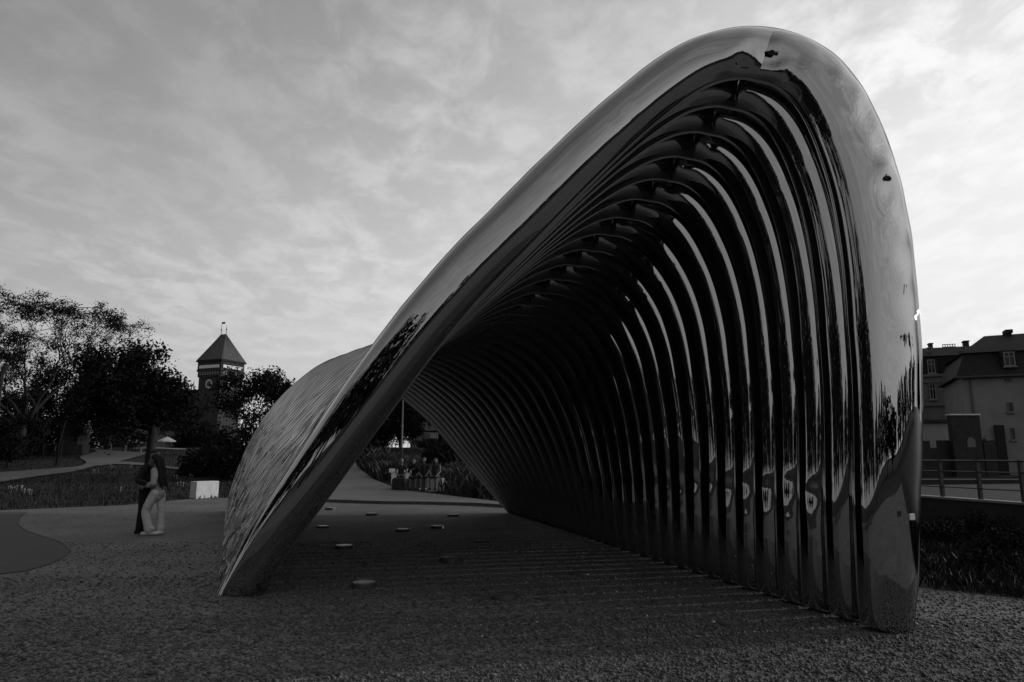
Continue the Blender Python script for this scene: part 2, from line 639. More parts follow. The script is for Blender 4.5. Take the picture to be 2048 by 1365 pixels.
# ------------------------------------------------------------------ ground
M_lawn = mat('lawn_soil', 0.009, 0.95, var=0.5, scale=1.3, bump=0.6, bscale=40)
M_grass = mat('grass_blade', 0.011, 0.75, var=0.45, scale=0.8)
M_path = mat('path_concrete', 0.10, 0.85, var=0.18, scale=1.2, speck=0.12, bump=0.15, bscale=60)
M_pad = mat('pad_asphalt', 0.050, 0.85, var=0.16, scale=2.0, speck=0.2, bump=0.25, bscale=90)
M_edge = mat('steel_edging', 0.02, 0.6)
M_pebble = mat('pebble', 0.085, 0.75, var=0.55, scale=9.0, coord='Object', detail=2)
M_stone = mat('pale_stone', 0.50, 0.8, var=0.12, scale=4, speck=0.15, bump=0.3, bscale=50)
M_dark = mat('dark_metal', 0.03, 0.5, spec=0.4)

gravel_mat = mat('gravel', 0.072, 0.9)
nt = gravel_mat.node_tree
_b = nt.nodes['Principled BSDF']
_t = nt.nodes.new('ShaderNodeTexCoord')
_v = nt.nodes.new('ShaderNodeTexVoronoi')
_v.inputs['Scale'].default_value = 34
_v2 = nt.nodes.new('ShaderNodeTexVoronoi')
_v2.inputs['Scale'].default_value = 34
_v2.feature = 'DISTANCE_TO_EDGE'
_n = nt.nodes.new('ShaderNodeTexNoise')
_n.inputs['Scale'].default_value = 0.6
_n.inputs['Detail'].default_value = 5
for q in (_v, _v2, _n):
    nt.links.new(_t.outputs['Object'], q.inputs['Vector'])
_sp = nt.nodes.new('ShaderNodeSeparateColor')
nt.links.new(_v.outputs['Color'], _sp.inputs[0])
_m1 = nt.nodes.new('ShaderNodeMapRange')
_m1.inputs['To Min'].default_value = 0.055
_m1.inputs['To Max'].default_value = 0.175
nt.links.new(_sp.outputs[0], _m1.inputs['Value'])
_m2 = nt.nodes.new('ShaderNodeMapRange')
_m2.inputs['From Min'].default_value = 0.3
_m2.inputs['From Max'].default_value = 0.7
_m2.inputs['To Min'].default_value = 0.8
_m2.inputs['To Max'].default_value = 1.2
nt.links.new(_n.outputs[0], _m2.inputs['Value'])
_mm = nt.nodes.new('ShaderNodeMath')
_mm.operation = 'MULTIPLY'
nt.links.new(_m1.outputs[0], _mm.inputs[0])
nt.links.new(_m2.outputs[0], _mm.inputs[1])
nt.links.new(_mm.outputs[0], _b.inputs['Base Color'])
_bp = nt.nodes.new('ShaderNodeBump')
_bp.inputs['Strength'].default_value = 1.0
_bp.inputs['Distance'].default_value = 0.02
nt.links.new(_v2.outputs['Distance'], _bp.inputs['Height'])
nt.links.new(_bp.outputs[0], _b.inputs['Normal'])

# lawn and everything beyond it: one sheet to the horizon, finer near the viewer
gx = np.r_[np.linspace(-900, -60, 15), np.linspace(-56, 56, 113), np.linspace(60, 900, 15)]
gy = np.r_[np.linspace(-300, -20, 8), np.linspace(-18, 110, 129), np.linspace(120, 1600, 15)]
XX, YY = np.meshgrid(gx, gy, indexing='ij')
ZZ = terrain(XX, YY) - 0.012
nv = np.stack([XX, YY, ZZ], -1).reshape(-1, 3)
ii, jj = np.meshgrid(np.arange(len(gx) - 1), np.arange(len(gy) - 1), indexing='ij')
ny = len(gy)
gf = np.stack([ii * ny + jj, (ii + 1) * ny + jj, (ii + 1) * ny + jj + 1, ii * ny + jj + 1], -1).reshape(-1, 4)
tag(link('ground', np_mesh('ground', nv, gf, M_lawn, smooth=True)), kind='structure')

# gravel court
GRAVEL = [(-34, -16), (9.5, -16), (9.2, 2.0), (7.4, 6.6), (6.05, 8.43), (5.25, 9.15), (4.0, 12.0), (2.6, 17.0), (1.4, 22.0), (0.2, 25.0), (-3.0, 26.4), (-8.0, 28.2), (-11.5, 29.2), (-13.1, 28.3), (-13.7, 24.6), (-16.3, 22.3), (-22, 21.0), (-34, 20.5)]
gm = MB()
gm.add([(x, y, 0.004) for x, y in GRAVEL], [list(range(len(GRAVEL)))])
tag(gm.build('gravel_court', gravel_mat), kind='structure')
GP = np.array(GRAVEL)


def inside(poly, x, y):
    r = np.zeros(np.shape(x), bool)
    j = len(poly) - 1
    for i in range(len(poly)):
        xi, yi, xj, yj = poly[i][0], poly[i][1], poly[j][0], poly[j][1]
        with np.errstate(divide='ignore', invalid='ignore'):
            r ^= ((yi > y) != (yj > y)) & (x < (xj - xi) * (y - yi) / (yj - yi) + xi)
        j = i
    return r


# smooth pad at the left edge, with its thin edging
pad_px = [(-160, 1156), (-60, 1156), (0, 1150), (50, 1144), (100, 1130), (132, 1113), (140, 1100), (122, 1086), (85, 1074), (52, 1062), (36, 1050), (40, 1036), (52, 1026)]
pad = [G0(*p) for p in pad_px]
pad = [(p.x, p.y) for p in pad]
PADP = pad + [(-17.5, 21.9), (-22.5, 20.5), (-30, 17.0), (-24, 9.5)]
pm = MB()
pm.add([(x, y, 0.010) for x, y in PADP], [list(range(len(PADP)))])
tag(pm.build('asphalt_pad', M_pad), kind='structure')
em = MB()
for a, b_ in zip(pad[:-1], pad[1:]):
    a, b_ = Vector((*a, 0)), Vector((*b_, 0))
    d = (b_ - a).normalized()
    nn = Vector((-d.y, d.x, 0)) * 0.009
    z0, z1 = Vector((0, 0, -0.02)), Vector((0, 0, 0.016))
    em.add([a - nn + z0, b_ - nn + z0, b_ + nn + z0, a + nn + z0, a - nn + z1, b_ - nn + z1, b_ + nn + z1, a + nn + z1], [(3, 2, 1, 0), (4, 5, 6, 7), (0, 1, 5, 4), (1, 2, 6, 5), (2, 3, 7, 6), (3, 0, 4, 7)])
tag(em.build('pad_edging', M_edge), kind='structure')


# raised concrete path behind the sculpture (its riser shows as a dark line)
cp_px = [(560, 1000), (640, 999), (760, 1003), (860, 1004), (960, 1007), (1030, 1011), (1000, 1004), (930, 996), (880, 991), (800, 984), (745, 974), (712, 963), (704, 955), (690, 951), (676, 953), (664, 966), (620, 982), (560, 986)]
cpts = [G0(*p, z=0.10) for p in cp_px]
cm = MB()
n_ = len(cpts)
cm.add([(p.x, p.y, 0.11 + float(terrain(p.x, p.y))) for p in cpts] + [(p.x, p.y, -0.05) for p in cpts], [list(range(n_))] + [(j, i, n_ + i, n_ + j) for i, j in ((i, (i + 1) % n_) for i in range(n_))])
tag(cm.build('concrete_path', M_path), kind='structure')


def path_loft(name, e1, e2, lift=0.05, sub=6):
    a = catmull(np.arange(len(e1)), np.array(e1, float), np.linspace(0, len(e1) - 1, (len(e1) - 1) * sub + 1))
    b = catmull(np.arange(len(e2)), np.array(e2, float), np.linspace(0, len(e2) - 1, (len(e2) - 1) * sub + 1))
    m = MB()
    vs = []
    K = 5
    for p, q in zip(a, b):
        p, q = TG(*p), TG(*q)
        for k in range(K):
            w = p.lerp(q, k / (K - 1))
            vs.append((w.x, w.y, float(terrain(w.x, w.y)) + lift))
    fs = []
    for i in range(len(a) - 1):
        for k in range(K - 1):
            fs.append((i * K + k, i * K + k + 1, (i + 1) * K + k + 1, (i + 1) * K + k))
    m.add(vs, fs)
    o = m.build(name, M_path, smooth=True)
    return tag(o, kind='structure')


path_loft('path', [(-60, 951), (0, 946), (100, 939), (156, 934), (173, 926), (160, 916), (180, 908), (194, 903), (169, 898)], [(-60, 973), (0, 966), (56, 957), (150, 944), (187, 934), (231, 926), (262, 918), (287, 911), (292, 906)])
path_loft('path', [(208, 928), (245, 925), (290, 928), (340, 935), (420, 943)], [(195, 934), (231, 930), (290, 933), (340, 939), (420, 947)], lift=0.06)

# ------------------------------------------------------------------ loose pebbles of the gravel court near the viewer
PHI = (1 + 5**0.5) / 2
ico_v = np.array([(-1, PHI, 0), (1, PHI, 0), (-1, -PHI, 0), (1, -PHI, 0), (0, -1, PHI), (0, 1, PHI), (0, -1, -PHI), (0, 1, -PHI), (PHI, 0, -1), (PHI, 0, 1), (-PHI, 0, -1), (-PHI, 0, 1)]) / math.sqrt(1 + PHI * PHI)
ico_f = np.array([(0, 11, 5), (0, 5, 1), (0, 1, 7), (0, 7, 10), (0, 10, 11), (1, 5, 9), (5, 11, 4), (11, 10, 2), (10, 7, 6), (7, 1, 8), (3, 9, 4), (3, 4, 2), (3, 2, 6), (3, 6, 8), (3, 8, 9), (4, 9, 5), (2, 4, 11), (6, 2, 10), (8, 6, 7), (9, 8, 1)])


def pebbles():
    px, py = [], []
    for y0, y1, dens in ((3.6, 5.5, 1300), (5.5, 7.5, 850), (7.5, 10, 330), (10, 14, 90)):
        w = 0.82 * y1 + 0.6
        n = int(dens * 2 * w * (y1 - y0))
        px.append(rng.uniform(-w, w, n))
        py.append(rng.uniform(y0, y1, n))
    px, py = np.concatenate(px), np.concatenate(py)
    keep = (np.abs(px) < 0.79 * py + 0.4) & inside(GRAVEL, px, py) & ~inside(PADP, px, py)
    px, py = px[keep], py[keep]
    n = len(px)
    r = rng.lognormal(-4.55, 0.28, n)                 # about 11 mm half size
    sx, sy, sz = r * rng.uniform(0.8, 1.4, n), r * rng.uniform(0.8, 1.4, n), r * rng.uniform(0.5, 0.9, n)
    ang = rng.uniform(0, 6.283, n)
    tilt = rng.uniform(-0.5, 0.5, n)
    V = np.repeat(ico_v[None], n, 0) * (1 + rng.uniform(-0.22, 0.22, (n, 12, 1)))
    V = V * np.stack([sx, sy, sz], 1)[:, None, :]
    ct, st = np.cos(tilt)[:, None], np.sin(tilt)[:, None]
    V = np.stack([V[..., 0] * ct - V[..., 2] * st, V[..., 1], V[..., 0] * st + V[..., 2] * ct], -1)
    ca, sa = np.cos(ang)[:, None], np.sin(ang)[:, None]
    V = np.stack([V[..., 0] * ca - V[..., 1] * sa, V[..., 0] * sa + V[..., 1] * ca, V[..., 2]], -1)
    V = V + np.stack([px, py, 0.004 + sz * rng.uniform(0.2, 0.8, n)], 1)[:, None, :]
    F = ico_f[None] + (np.arange(n) * 12)[:, None, None]
    me = np_mesh('gravel_stones', V.reshape(-1, 3), F.reshape(-1, 3), M_pebble, smooth=False)
    # every stone has its own grey
    patch = 1 + 0.11 * wave(px * 0.9, py * 1.1, 5, 3)        # raked and trodden patches
    g = np.clip(rng.lognormal(-2.64, 0.36, n) * patch, 0.025, 0.22)
    at = me.attributes.new('shade', 'FLOAT', 'POINT')
    at.data.foreach_set('value', np.repeat(g, 12).astype(np.float32))
    o = link('gravel_stones', me)
    tag(o, 'loose grey gravel stones of the court around the steel arch', 'gravel', kind='stuff')
    print('pebbles', n)


M_pebble = mat('pebble_stone', 0.08, 0.7)
_nt = M_pebble.node_tree
_a = _nt.nodes.new('ShaderNodeAttribute')
_a.attribute_name = 'shade'
_nt.links.new(_a.outputs['Fac'], _nt.nodes['Principled BSDF'].inputs['Base Color'])
pebbles()


# ------------------------------------------------------------------ grass and bedding
def blades(name, pts, hmin, hmax, wid, m, label, cat, lean=0.35):
    """pts (n,3); each blade a bent two-triangle sliver"""
    n = len(pts)
    h = rng.uniform(hmin, hmax, n)
    a = rng.uniform(0, 6.283, n)
    le = rng.uniform(0.05, lean, n) * h
    w = wid * rng.uniform(0.6, 1.3, n)
    dx, dy = np.cos(a), np.sin(a)
    b = rng.uniform(0, 6.283, n)
    lx, ly = np.cos(b) * le, np.sin(b) * le
    base = np.asarray(pts, float)
    z0 = np.zeros(n)
    v0 = base + np.stack([-dx * w, -dy * w, z0], 1)
    v1 = base + np.stack([dx * w, dy * w, z0], 1)
    v2 = base + np.stack([lx * 0.35 + dx * w * 0.8, ly * 0.35 + dy * w * 0.8, h * 0.6], 1)
    v3 = base + np.stack([lx, ly, h], 1)
    V = np.stack([v0, v1, v2, v3], 1).reshape(-1, 3)
    F = np.array([[0, 1, 2], [0, 2, 3]])[None] + (np.arange(n) * 4)[:, None, None]
    me = np_mesh(name, V, F.reshape(-1, 3), m)
    o = link(name, me)
    return tag(o, label, cat, kind='stuff')


def scatter(n, x0, x1, y0, y1):
    x, y = rng.uniform(x0, x1, n), rng.uniform(y0, y1, n)
    return x, y


# lawn on the left, behind the gravel
x, y = scatter(90000, -46, 2, 20, 62)
k = (~inside(GRAVEL, x, y)) & (~inside(PADP, x, y)) & (np.abs(x) < 0.80 * y + 1) & (rng.uniform(0, 1, len(x)) < np.clip(34 / y, 0, 1)**1.5)
CPP = [(p.x, p.y) for p in cpts]
k &= ~inside(CPP, x, y)
x, y = x[k], y[k]


def off_path(x, y):
    """false where the winding paths run (checked in plan)"""
    ok = np.ones(len(x), bool)
    for e1, e2 in PATHS:
        poly = [(q.x, q.y) for q in (TG(*p) for p in list(e1) + list(e2)[::-1])]
        ok &= ~inside(poly, x, y)
    return ok


PATHS = [([(-60, 951), (0, 946), (100, 939), (156, 934), (173, 926), (160, 916), (180, 908), (194, 903), (169, 898)], [(-60, 973), (0, 966), (56, 957), (150, 944), (187, 934), (231, 926), (262, 918), (287, 911), (292, 906)]), ([(208, 928), (245, 925), (290, 928), (340, 935), (420, 943)], [(195, 934), (231, 930), (290, 933), (340, 939), (420, 947)])]
k = off_path(x, y)
x, y = x[k], y[k]
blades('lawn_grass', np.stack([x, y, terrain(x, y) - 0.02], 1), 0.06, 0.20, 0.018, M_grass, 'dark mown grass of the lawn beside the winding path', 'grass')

# rough bed on the right, between gravel and low wall
x, y = scatter(150000, 3, 11, 2, 27)
left = np.interp(y, [2, 6.6, 8.43, 9.15, 12, 17, 22, 25, 27], [9.3, 7.5, 6.15, 5.35, 4.1, 2.7, 1.5, 0.3, 0])
k = (x > left + 0.05) & (x < 10.2)
x, y = x[k], y[k]
clump = 0.5 + 0.5 * np.sin(x * 2.1 + 1.3 * np.sin(y * 1.7)) * np.cos(y * 1.9 + np.sin(x * 1.1))
k = rng.uniform(0, 1, len(x)) < 0.25 + 0.75 * clump
x, y = x[k], y[k]
blades('bed_plants', np.stack([x, y, 0 * x - 0.02], 1), 0.05, 0.26, 0.006, mat('bed_leaf', 0.011, 0.8, var=0.6, scale=3), 'dense dark low planting between gravel and railing wall on the right', 'plants', lean=0.9)

# tall ornamental grasses round the bench in the middle
cx = [G0(*p) for p in ((720, 962), (745, 970), (770, 977), (905, 978), (935, 985), (965, 992), (1000, 1000), (960, 965), (1000, 975), (920, 955), (860, 950), (740, 950), (700, 940), (1030, 990))]
pts = []
for c_ in cx:
    for _ in range(1100):
        r = abs(random.gauss(0, 0.9))
        a = random.uniform(0, 6.283)
        px_, py_ = c_.x + r * math.cos(a), c_.y + 1.2 + r * math.sin(a) * 1.2
        pts.append((px_, py_, float(terrain(px_, py_))))
pts = np.array(pts)
pts = pts[~inside(CPP, pts[:, 0], pts[:, 1]) & ~inside(GRAVEL, pts[:, 0], pts[:, 1])]
blades('tall_grass', pts, 0.35, 1.05, 0.02, mat('tall_grass_blade', 0.02, 0.7, var=0.5, scale=2), 'tall tufted grasses around the stone bench behind the arch', 'grass', lean=0.9)

# white flower heads in the lawn
fl = MB()
for (px_, py_, n) in ((24, 984, 5), (38, 982, 6), (55, 987, 6), (188, 945, 4), (226, 938, 5), (246, 986, 2), (255, 935, 3), (356, 956, 3), (360, 972, 4), (95, 907, 4), (384, 958, 2), (130, 905, 3)):
    for _ in range(n):
        p = TG(px_ + random.uniform(-9, 9), py_ + random.uniform(-3, 3))
        r = random.uniform(0.02, 0.045)
        fl.lathe([(r * 0.4, 0.16), (r, 0.19), (r * 0.9, 0.22), (r * 0.2, 0.23)], 6, (p.x, p.y, p.z))
        fl.tube([(p.x, p.y, p.z), (p.x, p.y, p.z + 0.17)], 0.008, 4)
tag(fl.build('lawn_flowers', mat('white_petal', 0.22, 0.8)), 'small white flowers scattered in the lawn grass', 'flowers', kind='stuff')


# ------------------------------------------------------------------ trees
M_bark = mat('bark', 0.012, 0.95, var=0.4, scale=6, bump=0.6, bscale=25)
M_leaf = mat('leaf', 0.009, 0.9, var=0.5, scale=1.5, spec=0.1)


def leaf_quads(centres, size, per, spread, seed):
    r = np.random.default_rng(seed)
    c = np.repeat(np.asarray(centres, float), per, 0)
    n = len(c)
    c = c + r.normal(0, spread, (n, 3))
    a = r.normal(size=(n, 3))
    a /= np.linalg.norm(a, axis=1)[:, None]
    b = r.normal(size=(n, 3))
    b -= (b * a).sum(1)[:, None] * a
    b /= np.linalg.norm(b, axis=1)[:, None]
    L = size * r.uniform(0.6, 1.3, n)[:, None]
    V = np.stack([c - a * L, c + b * L * 0.45, c + a * L, c - b * L * 0.45], 1).reshape(-1, 3)
    F = np.arange(4 * n).reshape(-1, 4)
    return V, F


def grow(base, trunk_h, trunk_r, limbs, levels, length, ratio, spread_a, rise, seed, flat_top=None):
    """returns list of polylines (points, radii) and twig tips"""
    r = random.Random(seed)
    segs, tips = [], []
    base = Vector(base)

    def branch(p, d, L, rad, lev):
        pts, rads = [p.copy()], [rad]
        q, dd = p.copy(), d.copy()
        n = 4 if lev > 1 else 3
        for i in range(n):
            dd = (dd + Vector((r.gauss(0, 0.16), r.gauss(0, 0.16), r.gauss(0, 0.10) + rise * 0.12))).normalized()
            q = q + dd * (L / n)
            pts.append(q.copy())
            rads.append(rad * (1 - 0.45 * (i + 1) / n))
        segs.append((pts, rads, lev))
        if lev <= 0:
            tips.append(q.copy())
            tips.append(pts[-2].lerp(q, 0.4))
            return
        k = 2 if r.random() < 0.6 else 3
        for _ in range(k):
            ax = Vector((r.gauss(0, 1), r.gauss(0, 1), r.gauss(0, 0.6)))
            ax = (ax - dd * ax.dot(dd))
            ax = ax.normalized() if ax.length > 1e-4 else Vector((1, 0, 0))
            nd = (dd + ax * r.uniform(0.5, 1.0) * spread_a + Vector((0, 0, rise))).normalized()
            if flat_top and q.z > flat_top:
                nd.z *= 0.15
                nd.normalize()
            branch(q, nd, L * ratio * r.uniform(0.8, 1.2), rads[-1] * 0.72, lev - 1)
        if lev > 1 and r.random() < 0.7:
            m = pts[2].copy()
            ax = Vector((r.gauss(0, 1), r.gauss(0, 1), r.gauss(0, 0.4))).normalized()
            branch(m, (dd * 0.5 + ax).normalized(), L * ratio * 0.7, rads[2] * 0.5, lev - 2)

    top = base + Vector((r.uniform(-.2, .2), r.uniform(-.2, .2), trunk_h))
    segs.append(([base, base.lerp(top, 0.12), base.lerp(top, 0.5), top], [trunk_r * 1.35, trunk_r * 1.05, trunk_r * 0.95, trunk_r * 0.85], 99))
    for (dx, dy, dz, lf, rf) in limbs:
        branch(top - Vector((0, 0, r.uniform(0, 0.25 * trunk_h))), Vector((dx, dy, dz)).normalized(), length * lf, trunk_r * rf, levels)
    return segs, tips


def tree(name, label, base, trunk_h, trunk_r, limbs, levels, length, ratio, spread_a, rise, seed, leaf, per, spread, flat_top=None, group=None, lmat=None, keep=1.0):
    segs, tips = grow((0, 0, 0), trunk_h, trunk_r, limbs, levels, length, ratio, spread_a, rise, seed, flat_top)
    root = empty(name, base)
    tag(root, label, 'tree', group)
    tm, bm_ = MB(), MB()
    for pts, rads, lev in segs:
        if lev == 99:
            tm.tube(pts, rads, 9)
        else:
            bm_.tube(pts, [max(x, 0.016) for x in rads], 5 if lev > 1 else 3, cap=False)
    tm.build('trunk', M_bark, root, smooth=True)
    bm_.build('limbs', M_bark, root, smooth=True)
    rr = random.Random(seed + 1)
    tips = [t for t in tips if rr.random() < keep]
    V, F = leaf_quads([tuple(t) for t in tips], leaf, per, spread, seed)
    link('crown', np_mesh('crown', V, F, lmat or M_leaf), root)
    return root


def base_at(px, Y):
    p = P(px, 900, Y)
    return (p.x, Y, float(terrain(p.x, Y)) - 0.05)


UP = [(0.9, 0.2, 1.0, 1, .55), (-0.9, -0.1, 1.1, 1, .55), (0.1, 0.9, 1.2, .9, .5), (-0.2, -0.8, 1.1, .9, .5), (0.1, 0.0, 1.6, 1.0, .6)]
# tall airy tree at the left edge: long bare limbs, flat feathery top
tree('airy_tree', 'tall airy tree with bare spreading limbs and feathery flat top, far left', base_at(40, 52), 3.0, 0.36, [(1.05, 0.1, 1.0, 1.3, .55), (-0.8, 0.2, 1.0, 1.2, .5), (0.35, 0.5, 1.3, 1.25, .5), (-0.25, -0.5, 1.3, 1.25, .5), (0.75, -0.4, 1.1, 1.3, .5)], 6, 2.6, 0.74, 0.78, 0.16, 21, 0.085, 12, 0.20, flat_top=10.4)
# dense tree beside it
tree('leafy_tree', 'dense broad leafy tree right of the airy tree, behind the embracing couple', base_at(299, 31), 3.7, 0.19, [(0.45, 0.1, 0.35, .62, .45), (-0.9, 0.3, 0.7, 1.0, .5), (-0.7, -0.4, 1.0, 1.15, .5), (-0.35, 0.5, 1.2, .95, .5), (-1.1, 0.0, 0.3, 0.95, .5)], 5, 1.2, 0.72, 0.7, 0.06, 5, 0.095, 18, 0.24)
tree('leafy_tree', 'round dark leafy tree in front of the clock tower, left of the steel arch', base_at(534, 44), 1.7, 0.2, [(a, b, c * 1.25, l, r) for a, b, c, l, r in UP], 4, 1.58, 0.74, 0.5, 0.20, 11, 0.11, 26, 0.28)
# trees further back, reading as dark crowns
far = [(40, 62, 1.5, 'low dark tree at the far left edge under the airy tree', 3),
       (135, 58, 2.1, 'dark bushy tree behind the brick gate pier', 4),
       (215, 66, 2.2, 'broad dark tree above the top of the winding path', 6),
       (352, 90, 1.9, 'small dark tree beside the clock tower, over the white parasol', 8),
       (768, 66, 1.25, 'dark tree left of the lamp post, seen through the arch', 12),
       (800, 78, 1.35, 'small dark tree just behind the lamp post', 33),
       (880, 62, 2.2, 'big dark tree right of the lamp post, seen through the arch', 13),
       (935, 70, 2.8, 'dark tree at the right end of the far railing', 14),
       (20, 46, 1.0, 'low dark shrubby tree behind the left fence', 31)]
for px, Y, L, lab, sd_ in far:
    tree('park_tree', lab, base_at(px, Y), 0.9 * L, 0.11 * L, UP + [(1.0, -0.3, 0.25, .9, .4), (-1.0, 0.3, 0.25, .9, .4)], 3, L, 0.74, 0.85, 0.05, 40 + sd_, 0.035 * L + 0.06, 60, 0.18 * L, group='trees across the park')


# shrubs: a mound of leaves on short stems
def shrub(name, label, base, rx, rz, n, seed, leaf=0.09, group=None):
    r = np.random.default_rng(seed)
    d = r.normal(size=(n, 3))
    d /= np.linalg.norm(d, axis=1)[:, None]
    d[:, 2] = np.abs(d[:, 2])
    lump = 0.78 + 0.22 * np.sin(d[:, 0] * 5 + seed) * np.cos(d[:, 1] * 4 + 2 * d[:, 2])
    q = d * (r.uniform(0.25, 1, n)**0.5 * lump)[:, None] * np.array([rx, rx * 0.8, rz])
    V, F = leaf_quads(q, leaf, 1, 0.05, seed)
    root = empty(name, base)
    tag(root, label, 'shrub', group)
    link('foliage', np_mesh('foliage', V, F, M_leaf), root)
    sm = MB()
    for _ in range(7):
        a = r.uniform(0, 6.283)
        e = r.uniform(0.3, 0.7)
        sm.tube([(0, 0, -0.05), (math.cos(a) * rx * e * 0.4, math.sin(a) * rx * e * 0.4, rz * 0.4), (math.cos(a) * rx * e, math.sin(a) * rx * e, rz * 0.8)], [0.03, 0.02, 0.008], 4)
    sm.build('stem', M_bark, root)
    return root


for px, Y, rx, rz, lab in [(420, 42, 2.0, 2.3, 'dark shrub at the foot of the clock tower, behind the white block'),
                           (508, 40, 2.4, 4.3, 'dark shrub mass between round tree and steel arch'),
                           (392, 70, 3.0, 3.4, 'dark shrub right of the white parasol'),
                           (446, 46, 1.7, 3.4, 'tall dark shrub covering the foot of the clock tower'),
                           (25, 58, 4.5, 3.6, 'wide dark shrub behind the left fence'),
                           (100, 64, 4.5, 4.0, 'wide dark shrub behind the leaning board'),
                           (190, 74, 5.0, 4.2, 'dark shrub beyond the top of the path'),
                           (715, 52, 1.8, 1.7, 'dark shrub beside the far railing, close to the left steel leg'),
                           (890, 50, 2.4, 1.6, 'dark shrub behind the bench at the far railing'),
                           (975, 44, 2.4, 1.6, 'dark shrub behind the tall grasses, near the inner steel edge')]:
    b0 = base_at(px, Y)
    shrub('shrub', lab, b0, rx, rz, int(1700 * rx), int(px), leaf=0.13, group='shrubs in the park')
for px, py, rx, rz, lab in [(1880, 1095, 0.75, 0.6, 'dark bedding shrub nearest the right steel leg'),
                            (1965, 1080, 0.8, 0.6, 'dark bedding shrub in the middle of the right bed'),
                            (2036, 1120, 0.7, 0.55, 'dark bedding shrub at the right picture edge'),
                            (1990, 1150, 0.6, 0.35, 'lowest dark bedding shrub beside the right gravel edge')]:
    b0 = G0(px, py)
    shrub('shrub', lab, (b0.x, b0.y, 0), rx, rz, 3000, int(px), leaf=0.035, group='shrubs in the right bed')


# the park behind and beside the viewer, seen only as dark masses mirrored in the steel
def woodland():
    r = np.random.default_rng(77)
    cs, tr = [], MB()
    for k in range(58):
        az = R_(98 + 188 * k / 45 + r.uniform(-2, 2)) if k < 46 else R_(288 + 2.7 * (k - 46))            # from the right, round the back, to the left
        near = math.degrees(az) > 229
        rad = r.uniform(46, 62) if k >= 46 else r.uniform(19, 29) if near else r.uniform(44, 60)
        x, y = rad * math.sin(az), rad * math.cos(az)
        h = r.uniform(9.0, 13.0) if near else r.uniform(5.5, 8.5)
        tr.tube([(x, y, 0), (x + r.uniform(-.3, .3), y, h * 0.6)], [0.25, 0.1], 6)
        n = 420
        d = r.normal(size=(n, 3))
        d /= np.linalg.norm(d, axis=1)[:, None]
        rr = r.uniform(0.3, 1, n)**0.4 * (0.8 + 0.25 * np.sin(d[:, 0] * 6 + k) * np.cos(d[:, 2] * 5))
        q = d * rr[:, None] * np.array([3.3, 3.3, h * 0.46]) + np.array([x, y, h * 0.56])
        cs.append(q)
    V, F = leaf_quads(np.concatenate(cs), 0.55, 1, 0.2, 78)
    tv, tf = np.array(tr.v), tr.f
    me = bpy.data.meshes.new('park_woodland')
    faces = [list(f) for f in F.tolist()] + [[len(V) + i for i in f] for f in tf]
    me.from_pydata([tuple(v) for v in V] + tr.v, [], faces)
    me.materials.append(M_leaf)
    me.update()
    o = link('park_woodland', me)
    tag(o, 'dark park woodland mirrored in the polished steel', 'woodland', kind='stuff')


woodland()

# ------------------------------------------------------------------ buildings
M_brick = mat('dark_brick', 0.032, 0.9, var=0.25, scale=3, speck=0.2)
M_brickd = mat('sooty_brick', 0.020, 0.9, var=0.35, scale=2, speck=0.3)
M_roof = mat('roof_sheet', 0.06, 0.6, var=0.25, scale=1.5, stretch=(1, 1, 0.2))
M_tile = mat('roof_tile', 0.014, 0.85, var=0.3, scale=3, bump=0.5, bscale=12)
M_plaster = mat('pale_plaster', 0.18, 0.9, var=0.14, scale=0.9, speck=0.08)
M_plaster2 = mat('grey_plaster', 0.10, 0.9, var=0.2, scale=0.9, speck=0.1)
M_white = mat('white_paint', 0.60, 0.6, var=0.08, scale=3)
M_greyw = mat('weathered_white', 0.15, 0.7, var=0.2, scale=3)
M_glass = mat('window_glass', 0.012, 0.12, spec=0.25)
M_black = mat('black_opening', 0.006, 0.9)


class Wall:
    """an upright wall plane from A to B; local x runs along it, y goes away behind it"""

    def __init__(self, A, B, z0=0.0):
        self.A, self.B = Vector((A[0], A[1], 0)), Vector((B[0], B[1], 0))
        self.e = (self.B - self.A).normalized()
        self.n = Vector((-self.e.y, self.e.x, 0))
        if self.n.y < 0:
            self.n = -self.n
        self.rz = math.atan2(self.e.y, self.e.x)
        self.z0 = z0

    def uz(self, px, py):
        d = ray(px, py)
        k = (self.n.x * self.A.x + self.n.y * self.A.y) / (self.n.x * d[0] + self.n.y * d[1])
        q = Vector((d[0] * k, d[1] * k, 0))
        return (q - self.A).dot(self.e), CAM_H + d[2] * k - self.z0


